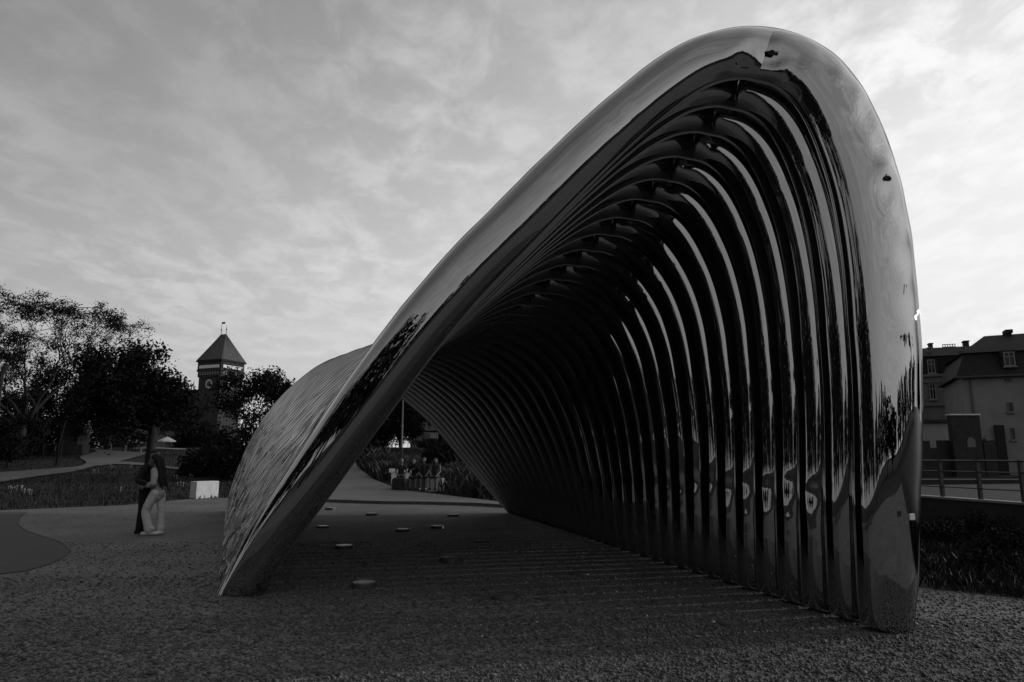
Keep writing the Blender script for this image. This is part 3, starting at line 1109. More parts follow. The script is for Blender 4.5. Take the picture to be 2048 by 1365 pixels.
def window(parent, u0, u1, z0, z1, y=-0.02, bars=(1, 1), fr=0.07, frame_mat=None, sill=True, depth=0.08, recess=True):
    """frame in front of the wall face with pane set back inside it"""
    f = MB()
    f.box(u0, u1, y - depth, y, z0, z0 + fr)
    f.box(u0, u1, y - depth, y, z1 - fr, z1)
    f.box(u0, u0 + fr, y - depth, y, z0 + fr, z1 - fr)
    f.box(u1 - fr, u1, y - depth, y, z0 + fr, z1 - fr)
    for k in range(bars[0]):
        uc = u0 + (u1 - u0) * (k + 1) / (bars[0] + 1)
        f.box(uc - fr * 0.45, uc + fr * 0.45, y - depth * 0.9, y, z0 + fr, z1 - fr)
    for k in range(bars[1]):
        zc = z0 + (z1 - z0) * (0.66 if bars[1] == 1 else (k + 1) / (bars[1] + 1))
        f.box(u0 + fr, u1 - fr, y - depth * 0.8, y - 0.004, zc - fr * 0.45, zc + fr * 0.45)
    w = f.build('window', frame_mat or M_greyw, parent)
    g = MB()
    g.box(u0 + fr * 0.5, u1 - fr * 0.5, y - depth * 0.35, y - depth * 0.2, z0 + fr * 0.5, z1 - fr * 0.5)
    g.build('pane', M_glass, w)
    if sill:
        s_ = MB()
        s_.box(u0 - 0.1, u1 + 0.1, y - depth - 0.12, y, z0 - 0.12, z0 - 0.005)
        s_.build('sill', M_greyw, w)
    return w


# --- clock tower of the market hall, far left
TD = 150.0
tp = P(443, 880, TD)
tz = float(terrain(tp.x, TD))
tower = empty('clock_tower', (tp.x - 0.39 * 4.45 - 1.2, TD + 0.92 * 4.45, tz), R_(68))
tag(tower, 'brick clock tower with steep tent roof and white clock faces behind the trees', 'tower')
zz = lambda py: P(443, py, TD + 4.0).z - tz
S = 3.15


def ringbox(m, h, z0, z1):
    return m.box(-h, h, -h, h, z0, z1)


z_eave = zz(727)
ringbox(MB(), S, -1, zz(757)).build('shaft', M_brick, tower)
ringbox(MB(), S + 0.22, zz(757) + 0.003, zz(746)).build('cornice', M_brick, tower)
ringbox(MB(), S + 0.42, zz(746) + 0.003, zz(742)).build('ledge', M_brick, tower)
ringbox(MB(), S + 0.30, zz(742) + 0.003, zz(727)).build('belfry', M_brick, tower)
ringbox(MB(), S + 0.62, zz(727) + 0.003, zz(724)).build('eaves', M_tile, tower)
for q in range(4):
    Mq = Matrix.Rotation(q * math.pi / 2, 4, 'Z')
    b_ = MB()
    b_.box(-S + 0.25, S - 0.25, -S - 0.40, -S - 0.30, zz(740), zz(734.0), Mq)
    b_.build('white_band', M_white, tower)
    # corbel arches under the band
    for k in range(8):
        a = MB()
        xc = -S + 0.6 + k * (2 * S - 1.2) / 7
        zt, zb = zz(745.5), zz(753)
        pol = [(xc - 0.20, zb), (xc + 0.20, zb), (xc + 0.20, zt - 0.22), (xc + 0.12, zt - 0.06), (xc, zt), (xc - 0.12, zt - 0.06), (xc - 0.20, zt - 0.22)]
        a.prism(pol, -S - 0.30, -S - 0.215, Mq)
        a.build('arched_niche', M_greyw, tower)
    # clock: ring of numerals, centre and hands
    zc = zz(771)
    dial = MB()
    Rt = Matrix.Translation((0, -S - 0.02, zc)) @ Matrix.Rotation(R_(90), 4, 'X')
    dial.lathe([(1.12, -0.02), (1.12, 0.05), (1.05, 0.06)], 28, M=Mq @ Rt)
    d_o = dial.build('clock_face', M_brickd, tower)
    nm = MB()
    for k in range(12):
        a = k * math.pi / 6
        nm.box(-0.13, 0.13, -0.03, 0.0, 0.60, 1.02, Mq @ Matrix.Translation((0, -S - 0.09, zc)) @ Matrix.Rotation(a, 4, 'Y'))
    nm.build('numerals', M_white, d_o)
    hm = MB()
    hm.lathe([(0.34, 0.0), (0.34, 0.04), (0.2, 0.05)], 16, M=Mq @ Matrix.Translation((0, -S - 0.085, zc)) @ Matrix.Rotation(R_(90), 4, 'X'))
    hm.build('clock_centre', M_greyw, d_o)
    hd = MB()
    for a, L in ((R_(140), 0.62), (R_(38), 0.92)):
        hd.box(-0.05, 0.05, -0.04, 0.0, -0.1, L, Mq @ Matrix.Translation((0, -S - 0.15, zc)) @ Matrix.Rotation(a, 4, 'Y'))
    hd.build('clock_hand', M_black, d_o)
    sl = MB()
    sl.box(-0.18, 0.18, -S - 0.03, -S + 0.1, zz(812), zz(795), Mq)
    sl.build('slit_window', M_black, tower)
# tent roof with a short ridge
rid = 0.75
E_ = S + 0.55
z_r = zz(669)
rm = MB()
rm.add([(-E_, -E_, z_eave + 0.4), (E_, -E_, z_eave + 0.4), (E_, E_, z_eave + 0.4), (-E_, E_, z_eave + 0.4), (0, -rid, z_r), (0, rid, z_r)], [(0, 1, 4), (1, 2, 5, 4), (2, 3, 5), (3, 0, 4, 5), (3, 2, 1, 0)])
roof = rm.build('roof', M_roof, tower)
ribs = MB()
for k in range(9):
    f = (k + 0.5) / 9
    for sgn in (1, -1):
        a = Vector((sgn * E_, -E_ + 2 * E_ * f, z_eave + 0.42))
        b_ = Vector((0, -rid + 2 * rid * f, z_r + 0.02))
        ribs.tube([a, b_], 0.05, 4)
        a2 = Vector((-E_ + 2 * E_ * f, sgn * E_, z_eave + 0.42))
        ribs.tube([a2, Vector((0, sgn * rid, z_r + 0.02))], 0.05, 4)
ribs.build('roof_seams', M_roof, roof)
dm = MB()
dm.prism([(-0.5, z_eave + 1.5), (0.5, z_eave + 1.5), (0.5, z_eave + 2.3), (0.25, z_eave + 2.65), (0, z_eave + 2.75), (-0.25, z_eave + 2.65), (-0.5, z_eave + 2.3)], -E_ + 0.55, -E_ + 2.2, Matrix.Rotation(math.pi / 2, 4, 'Z'))
dm.build('dormer', M_tile, roof)
fm = MB()
for y_, h, flag in ((-rid, 2.0, False), (rid, 3.0, True)):
    fm.tube([(0, y_, z_r - 0.2), (0, y_, z_r + h)], [0.07, 0.03], 6)
    fm.lathe([(0.03, -0.2), (0.2, 0), (0.03, 0.2)], 8, (0, y_, z_r + 1.1))
    if flag:
        fm.box(-0.02, 0.02, y_ - 1.0, y_, z_r + 2.45, z_r + 2.9)
fm.build('finial', M_dark, roof)

# --- market hall body to the left of the tower
hall = empty('market_hall', (0, 0, 0))
tag(hall, 'long dark market hall with flat roofline left of the clock tower', 'building')
HD = 156.0
a0, a1 = P(330, 880, HD), P(420, 880, HD)
wallL = MB()
zr = P(380, 780, HD).z
wallL.box(a0.x - 14, a1.x, HD, HD + 14, 0, P(380, 800, HD).z)
wallL.build('wall', M_plaster2, hall)
rf = MB()
rf.prism([(a0.x - 15, P(380, 800, HD).z + 0.003), (a1.x, P(380, 800, HD).z + 0.003), (a1.x, zr), (a0.x - 15, zr)], HD - 0.5, HD + 15)
rfo = rf.build('roof', M_tile, hall)
MB().tube([P(388, 781, HD), P(388, 762, HD)], 0.07, 5).build('mast', M_dark, rfo)
for k in range(7):
    u = a0.x + 1.0 + k * 1.55
    window(hall, u, u + 0.8, P(380, 836, HD).z, P(380, 818, HD).z, y=HD - 0.02, bars=(1, 1), fr=0.09)

# --- right bank: rear tenement with mansard
W1 = Wall(P(1835, 800, 70)[:2], P(1965, 800, 68)[:2], 0.0)
H1 = empty('tenement_house', (W1.A.x, W1.A.y, 0), W1.rz)
tag(H1, 'dark tenement house with mansard roof and tall windows on the far right bank', 'house')
q = lambda px, py: W1.uz(px, py)
uR = q(1975, 780)[0]
zc = q(1890, 752)[1]
MB().box(-6, uR, 0, 9, 0, zc).build('wall', M_plaster2, H1)
MB().box(-6.2, uR, -0.28, -0.003, zc - 0.05, zc + 0.18).build('cornice', M_plaster2, H1)
MB().box(-6.2, uR, -0.20, -0.003, q(1890, 765)[1], q(1890, 763)[1]).build('string_course', M_plaster2, H1)
MB().box(-6.2, uR, -0.22, -0.003, q(1890, 812)[1], q(1890, 806)[1]).build('string_course', M_plaster2, H1)
zm, zt = q(1890, 712)[1], q(1890, 689)[1]
mr = MB()
mr.prism([(-6.3, zc + 0.183), (uR, zc + 0.183), (uR, zm), (-6.3, zm)], 0.05, 9)
mro = mr.build('mansard', M_tile, H1)
ur = MB()
ur.add([(-6.5, -0.25, zm + 0.003), (uR, -0.25, zm + 0.003), (uR, 9, zm + 0.003), (-6.5, 9, zm + 0.003), (-6.5, 2.2, zt), (uR, 2.2, zt), (uR, 6, zt), (-6.5, 6, zt)], [(3, 2, 1, 0), (4, 5, 6, 7), (0, 1, 5, 4), (1, 2, 6, 5), (2, 3, 7, 6), (3, 0, 4, 7)])
uro = ur.build('roof', M_tile, H1)
for (x0, y0, x1, y1, bars) in ((1857, 768, 1873, 799, (1, 1)), (1919, 768, 1932, 799, (1, 1)), (1853, 720, 1871, 747, (1, 1)), (1919, 718, 1931, 747, (1, 1))):
    u0, z1 = q(x0, y0)
    u1, z0 = q(x1, y1)
    window(H1, u0, u1, z0, z1, y=-0.03, bars=bars, fr=0.075)
u0, z1 = q(1877, 718)
u1, z0 = q(1917, 748)
MB().box(u0, u1, -0.04, 0.2, z0, z1).build('loggia', M_black, H1)
for (x0, y0, x1, y1) in ((1855, 694, 1866, 702), (1922, 692, 1934, 701)):
    u0, z1 = q(x0, y0)
    u1, z0 = q(x1, y1)
    window(uro, u0 , u1, z0, z1, y=0.75, bars=(1, 0), fr=0.07, sill=False, depth=0.25)
for (x0, y0, x1) in ((1869, 681, 1876), (1941, 676, 1951), (1969, 680, 1977)):
    u0, z1 = q(x0, y0)
    u1, _ = q(x1, y0)
    c_ = MB().box(u0, u1, 2.6, 3.4, zt - 0.3, z1)
    c_.box(u0 - 0.06, u1 + 0.06, 2.54, 3.46, z1 + 0.003, z1 + 0.12)
    c_.build('chimney', M_brickd, uro)
u0, z1 = q(1895, 682)
u1, _ = q(1922, 682)
sk = MB()
sk.box(u0, u1, 2.4, 2.5, zt + 0.003, zt + 0.08)
sk.box(u0, u1, 2.4, 2.5, z1 - 0.06, z1)
for k in range(6):
    uu = u0 + (u1 - u0 - 0.06) * k / 5
    sk.box(uu, uu + 0.06, 2.4, 2.5, zt + 0.08, z1 - 0.06)
sk.build('roof_railing', M_dark, uro)

# --- right bank: nearer pale house
W2 = Wall(P(1927, 800, 56)[:2], P(2060, 800, 54.2)[:2], 0.0)
H2 = empty('pale_house', (W2.A.x, W2.A.y, 0), W2.rz)
tag(H2, 'pale rendered house with dark hipped roof and dormer window, right picture edge', 'house')
q = lambda px, py: W2.uz(px, py)
ze = q(1990, 752)[1]
MB().box(0, 11, 0, 9, 0, ze).build('wall', M_plaster, H2)
MB().box(q(1943, 800)[0], q(1946, 800)[0], -0.12, -0.003, 0, ze - 0.1).build('downpipe', M_plaster2, H2)
zk = q(1990, 703)[1]
zr_ = q(2020, 670)[1]
uk, ur_ = q(1945, 703)[0] - 0.55, q(1992, 672)[0]
lr = MB()
k0 = 0.45
lr.add([(-0.45, -0.45, ze), (11.4, -0.45, ze), (11.4, 9.4, ze), (-0.45, 9.4, ze), (uk, k0, zk), (11, k0, zk), (11, 8.5, zk), (uk, 8.5, zk)], [(3, 2, 1, 0), (4, 5, 6, 7), (0, 1, 5, 4), (1, 2, 6, 5), (2, 3, 7, 6), (3, 0, 4, 7)])
lro = lr.build('roof', M_tile, H2)
up = MB()
zr2 = zr_ + 0.55
up.add([(uk - 0.25, k0 - 0.3, zk + 0.003), (11.2, k0 - 0.3, zk + 0.003), (11.2, 8.8, zk + 0.003), (uk - 0.25, 8.8, zk + 0.003), (ur_ - 0.1, 3.6, zr2), (11.2, 3.6, zr2 + 0.1)], [(3, 2, 1, 0), (0, 1, 5, 4), (1, 2, 5), (2, 3, 4, 5), (3, 0, 4)])
up.build('roof_crown', M_tile, lro)
MB().box(-0.5, 11.4, -0.58, -0.46, ze - 0.12, ze + 0.02).build('gutter', M_dark, H2)
u0, z1 = q(2003, 706)
u1, z0 = q(2029, 733)
db = MB().box(u0 - 0.15, u1 + 0.15, -0.32, 0.5, z0 - 0.1, z1 + 0.15)
dbo = db.build('dormer', M_tile, lro)
window(lro, u0, u1, z0, z1, y=-0.33, bars=(1, 1), fr=0.085, sill=True)
u0, z1 = q(2030, 658)
u1, _ = q(2046, 658)
ch = MB().box(u0 + 0.1, u1 - 0.1, 3.1, 4.0, zr_ - 0.5, z1 - 0.05)
ch.box(u0, u1, 3.0, 4.1, z1 + 0.16, z1 + 0.45)
for uu in (u0 + 0.1, (u0 + u1) / 2 - 0.05, u1 - 0.2):
    ch.box(uu, uu + 0.1, 3.05, 4.05, z1 - 0.048, z1 + 0.158)
ch.build('chimney', M_brickd, lro)
for (x0, y0, x1, y1) in ((2014, 805, 2027, 824), (2021, 856, 2031, 880), (2010, 757, 2022, 763)):
    u0, z1 = q(x0, y0)
    u1, z0 = q(x1, y1)
    window(H2, u0, u1, z0, z1, y=-0.02, bars=(0, 0), fr=0.06, frame_mat=M_plaster2, sill=y0 != 757)
u0, z1 = q(1987, 851)
u1, z0 = q(2014, 916)
dr = MB().box(u0, u1, -0.25, -0.02, 0.2, z1)
dro = dr.build('plank_door', M_tile, H2)
MB().cbox((u0 + 0.2, -0.29, z0 + 1.1), (0.05, 0.06, 0.2)).build('handle', M_dark, dro)

# --- dark brick garden wall with notch, gate block and pillar in front of them
GY = 50.0
gw = empty('garden_wall', (0, GY, 0))
tag(gw, 'dark brick garden wall with stepped notch in front of the houses', 'wall')
L_ = lambda px, py: P(px, py, GY)
xa, xb, xc_, xd = L_(1800, 880).x, L_(1859, 880).x, L_(1878, 880).x, L_(1990, 880).x
MB().box(xa, xb, 0, 0.4, 0, L_(1850, 882).z).build('wall_section', M_brickd, gw)
MB().box(xb, xc_, 0.02, 0.38, 0, L_(1870, 896).z).build('wall_section', M_brickd, gw)
MB().box(xc_, xd, 0, 0.4, 0, L_(1960, 881).z).build('wall_section', M_brickd, gw)
gb = empty('gate_block', (0, GY - 0.5, 0))
tag(gb, 'dark brick gate block with pale coping and arched niche on the right bank', 'gate house')
x0, x1 = L_(1894, 850).x, L_(1951, 850).x
zt_ = P(1920, 831, GY - .5).z
MB().box(x0, x1, 0, 0.45, 0, zt_).build('brick_body', M_brickd, gb)
MB().box(x0 - 0.08, x1 + 0.05, -0.08, 0.5, zt_ + 0.003, zt_ + 0.10).build('coping', M_stone, gb)
nx0, nx1, nz0, nz1 = L_(1925, 885).x, L_(1941, 885).x, P(1930, 895, GY - .5).z, P(1930, 875, GY - .5).z
rr_ = (nx1 - nx0) / 2
arc = [(nx0, nz0), (nx1, nz0)] + [((nx0 + nx1) / 2 + rr_ * math.cos(a), nz1 - rr_ + rr_ * math.sin(a)) for a in np.linspace(0, math.pi, 10)]
MB().prism(arc, -0.03, -0.004).build('arched_niche', M_plaster2, gb)
gp = MB().box(L_(1958, 890).x, L_(1968, 890).x, -0.2, 0.1, 0, L_(1963, 884).z)
gpp = empty('wall_lantern', (0, GY - 0.3, 0))
tag(gpp, 'small dark lantern pillar standing at the garden wall', 'lantern')
gp.build('post', M_brickd, gpp)
lx = L_(1964, 880).x
MB().lathe([(0.10, 0), (0.19, 0.05), (0.16, 0.22), (0.03, 0.33), (0.02, 0.42)], 8, (lx, -0.05, L_(1963, 884).z + 0.003)).build('lantern_head', M_dark, gpp)
# pale outbuilding wall seen through the notch
ob = empty('outbuilding', (0, 54, 0))
tag(ob, 'low pale outbuilding behind the stepped garden wall', 'building')
MB().box(P(1840, 850, 54).x, P(1896, 850, 54).x, 0, 3, 0, P(1870, 846, 54).z).build('wall', M_plaster, ob)
MB().box(P(1838, 850, 54).x, P(1897, 850, 54).x, -0.3, 3.2, P(1870, 846, 54).z + 0.003, P(1870, 840, 54).z).build('roof', M_tile, ob)

# --- low wall with pale coping and railing along the bed, right
lw = empty('railing_wall', (0, 0, 0))
tag(lw, 'low dark wall with pale coping along the right planting bed', 'wall')
wA, wB = Vector((11.15, 11.0, 0)), Vector((8.6, 24.5, 0))
wd = (wB - wA).normalized()
Mw = Matrix.Translation(wA) @ Matrix.Rotation(math.atan2(wd.y, wd.x), 4, 'Z')
LW = (wB - wA).length
MB().box(0, LW, -0.12, 0.12, -0.1, 0.70, Mw).build('wall_body', mat('dark_concrete', 0.03, 0.9, var=0.25, scale=1.5, speck=0.1), lw)
cp_n = 9
for k in range(cp_n):
    MB().bevbox(LW * k / cp_n + 0.006, LW * (k + 1) / cp_n - 0.006, -0.15, 0.15, 0.703, 0.752, 0.008, Mw).build('coping_stone', mat('coping', 0.20, 0.8, var=0.2, scale=3), lw)
rl = empty('quay_railing', (0, 0, 0))
tag(rl, 'dark tubular railing standing on the low wall, right of the arch', 'railing')
M_rail = mat('rail_paint', 0.03, 0.45, var=0.2, scale=8)
for z_, r_ in ((1.58, 0.022), (1.34, 0.014), (0.98, 0.014)):
    MB().tube([Mw @ Vector((0, 0.02, z_)), Mw @ Vector((LW, 0.02, z_))], r_, 8).build('rail', M_rail, rl)
k = 0.25
while k < LW:
    MB().box(k - 0.03, k + 0.03, -0.02, 0.06, 0.755, 1.60, Mw).build('post', M_rail, rl)
    k += 1.05
# pale quay walk beyond it
tag(MB().box(12, 70, 38.5, 47.5, 0.2, 0.36).build('quay_walk', mat('quay_asphalt', 0.02, 1.0, var=0.2, scale=1, spec=0.0)), kind='structure')
hd_ = MB().box(14, 70, 36.6, 37.8, 0.2, 0.52)
tag(hd_.build('quay_kerb', M_brickd), kind='structure')


# ------------------------------------------------------------------ small built things
# --- white stone block on the lawn edge
bb = G0(391, 998)
blk = empty('stone_block', (bb.x, bb.y, 0), 0)
tag(blk, 'white stone block bench at the lawn edge right of the embracing couple', 'bench')
f1, f2 = G0(372, 994), G0(425, 990)
ax = Vector((f2.x - bb.x, f2.y - bb.y, 0)).normalized()
hgt = 0.69
Mb = Matrix.Rotation(R_(52), 4, 'Z')
MB().bevbox(0, 0.98, 0, 0.50, 0.0, hgt, 0.02, Mb).build('block', M_stone, blk)
MB().box(0.03, 0.95, 0.03, 0.47, -0.06, -0.002, Mb).build('plinth', M_edge, blk)

# --- low wall and light kerb behind it
w0, w1 = TG(418, 952), TG(520, 953)
lowwall = empty('lawn_wall', (w0.x, w0.y, w0.z))
tag(lowwall, 'low grey wall on the lawn between white block and steel arch', 'wall')
MB().box(0, (w1.x - w0.x), 0, 0.3, -0.3, 0.42).build('wall_body', M_plaster2, lowwall)
MB().box(-0.03, (w1.x - w0.x) + 0.03, -0.03, 0.33, 0.423, 0.47).build('coping', mat('coping', 0.20), lowwall)

# --- flat round ground lights under the arch
M_lamp = mat('lamp_ring', 0.045, 0.45, spec=0.5)
M_lens = mat('lamp_lens', 0.09, 0.4, spec=0.5, var=0.2, scale=20)


def ground_light(px, py, r, h, lab, tilt=0.0):
    p = G0(px, py)
    h *= 0.75
    o = empty('ground_light', (p.x, p.y, 0.004))
    o.rotation_euler = (tilt, tilt * 0.5, px)
    tag(o, lab, 'ground light', 'round ground lights under the arch')
    MB().lathe([(r * 0.97, -0.03), (r, 0.0), (r, h * 0.75), (r * 0.93, h), (r * 0.84, h)], 24).build('housing', M_lamp, o, smooth=False)
    MB().lathe([(r * 0.83, h * 0.4), (r * 0.83, h - 0.004), (r * 0.5, h + 0.002)], 20).build('lens', M_lens, o)
    bl = MB()
    for k in range(6):
        a = k * math.pi / 3
        bl.lathe([(0.010, h), (0.008, h + 0.006)], 6, (r * 0.89 * math.cos(a), r * 0.89 * math.sin(a), 0))
    bl.build('bolt', M_dark, o)


for a in [(661, 1020, .17, .09, 'dark round ground light farthest left in the sunlit strip of gravel'),
          (744, 1031, .18, .08, 'round ground light on the sunlit gravel in front of the concrete path'),
          (907, 1033, .17, .07, 'round ground light on the sunlit gravel, right of the bench group'),
          (646, 1056, .15, .06, 'thin pale round ground light close behind the left steel leg'),
          (806, 1063, .17, .07, 'pale topped round ground light in the middle row under the arch'),
          (875, 1057, .17, .08, 'dark round ground light in the middle row right of the pale one'),
          (962, 1084, .14, .03, 'faint flush ground light nearest the inner steel wall'),
          (688, 1097, .17, .075, 'pale topped round ground light beside the left steel leg'),
          (902, 1124, .19, .10, 'dark tall rimmed ground light in the centre of the arch floor'),
          (728, 1175, .165, .085, 'large pale topped round ground light nearest the left steel foot'),
          (1009, 1198, .165, .07, 'tilted dark ground light nearest the viewer'),
          (1158, 1149, .15, .03, 'flush ground light half buried in gravel right of the centre'),
          (1463, 1250, .13, .025, 'flush ground light buried in gravel near the right steel leg')]:
    ground_light(*a, tilt=0.10 if a[0] == 1009 else 0.0)

# --- small pale plate on the right steel leg
plm = MB()
pp = P(1823, 1034, 6.62)
plm.bevbox(-0.03, 0.03, -0.03, 0.03, 0, 0.012, 0.003, Matrix.Translation((pp.x, pp.y, pp.z)) @ Matrix.Rotation(R_(14), 4, 'Z') @ Matrix.Rotation(R_(90), 4, 'X'))
plm.build('name_plate', M_white, sculpture)

# --- stone bench with the seated group
BY = 32.4
bx0, bx1 = P(783, 975, BY).x, P(885, 975, BY).x
bench = empty('stone_bench', (bx0, BY, float(terrain(bx0, BY)) + 0.10))
tag(bench, 'long grey stone bench under the four seated people', 'bench')
blen = bx1 - bx0
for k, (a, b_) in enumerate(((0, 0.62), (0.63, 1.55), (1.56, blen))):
    MB().bevbox(a, b_, 0.0, 0.95, -0.1, 0.50 if k else 0.48, 0.02).build('stone_slab', M_stone if k == 2 else mat('grey_stone', 0.10, 0.85, var=0.2, scale=4), bench)  # last slab paler: sunlight on the bench's right end put into its colour
bt = empty('white_bench', (P(778, 940, 36).x, 36, float(terrain(-5, 36))))
tag(bt, 'low white table block behind the seated group', 'table')
MB().bevbox(0, 1.35, 0, 0.5, 0.62, 0.80, 0.015).build('top', M_white, bt)
MB().bevbox(0.12, 0.55, 0.05, 0.45, -0.1, 0.618, 0.01).build('leg', M_white, bt)
MB().bevbox(0.85, 1.25, 0.05, 0.45, -0.1, 0.618, 0.01).build('leg', M_white, bt)

# --- railing across the park behind the bench
RY = 54.0
rx0, rx1 = P(640, 920, RY).x, P(950, 920, RY).x
frl = empty('park_railing', (0, RY, 0))
tag(frl, 'slim steel park railing across the back, seen through the arch', 'railing')
rz_ = lambda x: float(terrain(x, RY))
M_frail = mat('bare_steel_post', 0.16, 0.5, var=0.2, scale=6)
pxs = [720, 724, 745, 769, 773, 791, 811, 815, 833, 853, 857, 877, 899, 903, 923]
for px in pxs:
    x = P(px, 920, RY).x
    MB().box(x - 0.03, x + 0.03, -0.03, 0.03, rz_(x) - 0.1, P(px, 911, RY).z).build('post', M_frail, frl)
for z_ in (911.5, 918, 924, 930):
    a, b_ = P(640, z_, RY), P(950, z_, RY)
    MB().tube([(a.x, 0, a.z), (b_.x, 0, b_.z)], 0.016, 5).build('rail', M_dark, frl)

# --- lamp post
lp_ = P(803, 915, 50)
lamp = empty('lamp_post', (lp_.x, 50, float(terrain(lp_.x, 50))))
tag(lamp, 'slender grey lamp post with collar, seen through the arch', 'lamp post')
zz_ = lambda py: P(803, py, 50).z - float(terrain(lp_.x, 50))
MB().lathe([(0.15, -0.2), (0.15, 0.05), (0.10, 0.12), (0.09, zz_(899)), (0.13, zz_(898.5)), (0.14, zz_(896.5)), (0.09, zz_(896))], 12).build('base', M_rail, lamp)
MB().lathe([(0.075, zz_(896) + 0.002), (0.06, zz_(855)), (0.085, zz_(854.8)), (0.085, zz_(851)), (0.055, zz_(850.8)), (0.045, zz_(800)), (0.04, zz_(770))], 10).build('post', mat('lamp_steel', 0.11, 0.5), lamp)
MB().lathe([(0.05, zz_(770) + 0.002), (0.22, zz_(767)), (0.24, zz_(757)), (0.1, zz_(752)), (0.03, zz_(749))], 12).build('lantern', M_dark, lamp)

# --- building behind the far railing: pale bays between dark trees
fb = empty('park_house', (P(820, 900, 95).x, 95, 2.6))
tag(fb, 'far house with pale wall bays glimpsed behind the railing', 'house')
MB().box(0, 16, 0, 8, -1, 5.0).build('wall', M_plaster2, fb)
for k in range(7):
    MB().box(0.5 + k * 2.2, 1.7 + k * 2.2, -0.2, -0.003, -0.5, 2.4).build('pilaster', M_plaster, fb)
MB().prism([(-0.4, 5.003), (16.4, 5.003), (13, 7.6), (3, 7.6)], -0.4, 8.4).build('roof', M_tile, fb)

# --- parked van glimpsed under the trees (left of lamp post)
vp = P(741, 900, 70)
van = empty('parked_van', (vp.x, 70, float(terrain(vp.x, 70))))
tag(van, 'white parked van glimpsed under dark trees behind the railing', 'van')
MB().prism([(-1.9, 0.35), (1.9, 0.35), (1.95, 0.95), (1.45, 1.2), (0.95, 1.85), (-1.85, 1.9), (-1.95, 1.2)], -0.85, 0.85).build('body', M_white, van)
for sx in (-1.2, 1.2):
    for sy in (-0.87, 0.69):
        MB().lathe([(0.33, 0), (0.35, 0.05), (0.35, 0.15), (0.33, 0.18)], 14, M=Matrix.Translation((sx, sy + 0.18, 0.34)) @ Matrix.Rotation(R_(90), 4, 'X')).build('wheel', M_black, van)
MB().prism([(0.98, 1.18), (1.38, 1.18), (0.95, 1.75), (0.55, 1.75), (0.55, 1.18)], -0.87, -0.852).build('window', M_glass, van)
MB().box(-1.3, 0.4, -0.87, -0.852, 1.2, 1.72).build('window', M_glass, van)

# --- left distance: parasol, rail, bollards, signs, stall
sp = P(332, 905, 66)
par = empty('parasol', (sp.x, 66, float(terrain(sp.x, 66))))
tag(par, 'white market parasol in front of the dark trees, left', 'parasol')
zq = lambda py: P(332, py, 66).z - float(terrain(sp.x, 66))
MB().tube([(0, 0, -0.1), (0, 0, zq(873))], 0.03, 6).build('pole', M_rail, par)
cm_ = MB()
ro = 0.84
vs = [(0, 0, zq(873.5))] + [(ro * math.cos(k * math.pi / 4) * (1.0), ro * math.sin(k * math.pi / 4), zq(882)) for k in range(8)] + [(ro * math.cos(k * math.pi / 4), ro * math.sin(k * math.pi / 4), zq(884.5)) for k in range(8)]
cm_.add(vs, [(0, 1 + k, 1 + (k + 1) % 8) for k in range(8)] + [(1 + k, 9 + k, 9 + (k + 1) % 8, 1 + (k + 1) % 8) for k in range(8)])
cm_.build('canopy', M_white, par)
MB().lathe([(0.05, zq(873)), (0.07, zq(872)), (0.01, zq(869))], 8).build('finial', M_dark, par)

mr_ = empty('market_rail', (0, 64, 0))
tag(mr_, 'white low barrier in front of the parasol and market stalls', 'barrier')
x0, x1 = P(262, 898, 64).x, P(372, 898, 64).x
MB().tube([(x0, 0, P(262, 897, 64).z), ((x0 + x1) / 2, 0, P(317, 896.5, 64).z), (x1, 0, P(372, 899, 64).z)], 0.055, 6).build('rail', M_white, mr_)
MB().tube([(x0, 0, P(262, 902, 64).z), (x1, 0, P(372, 904, 64).z)], 0.03, 6).build('rail', M_greyw, mr_)
for px in range(264, 373, 12):
    x = P(px, 900, 64).x
    MB().box(x - 0.03, x + 0.03, -0.03, 0.03, float(terrain(x, 64)) - 0.1, P(px, 897, 64).z).build('post', M_greyw, mr_)
for px, py, lab in ((221, 902, 'stubby bollard left at the top of the path'), (250.5, 904, 'stubby bollard right at the top of the path'), (281, 908, 'stubby bollard beside the embracing couple, at the path')):
    p = TG(px, py)
    b_ = empty('bollard', (p.x, p.y, p.z))
    tag(b_, lab, 'bollard', 'bollards at the top of the path')
    MB().lathe([(0.09, -0.1), (0.08, 0.42), (0.10, 0.43), (0.10, 0.50), (0.05, 0.55)], 10).build('bollard_body', M_greyw, b_)

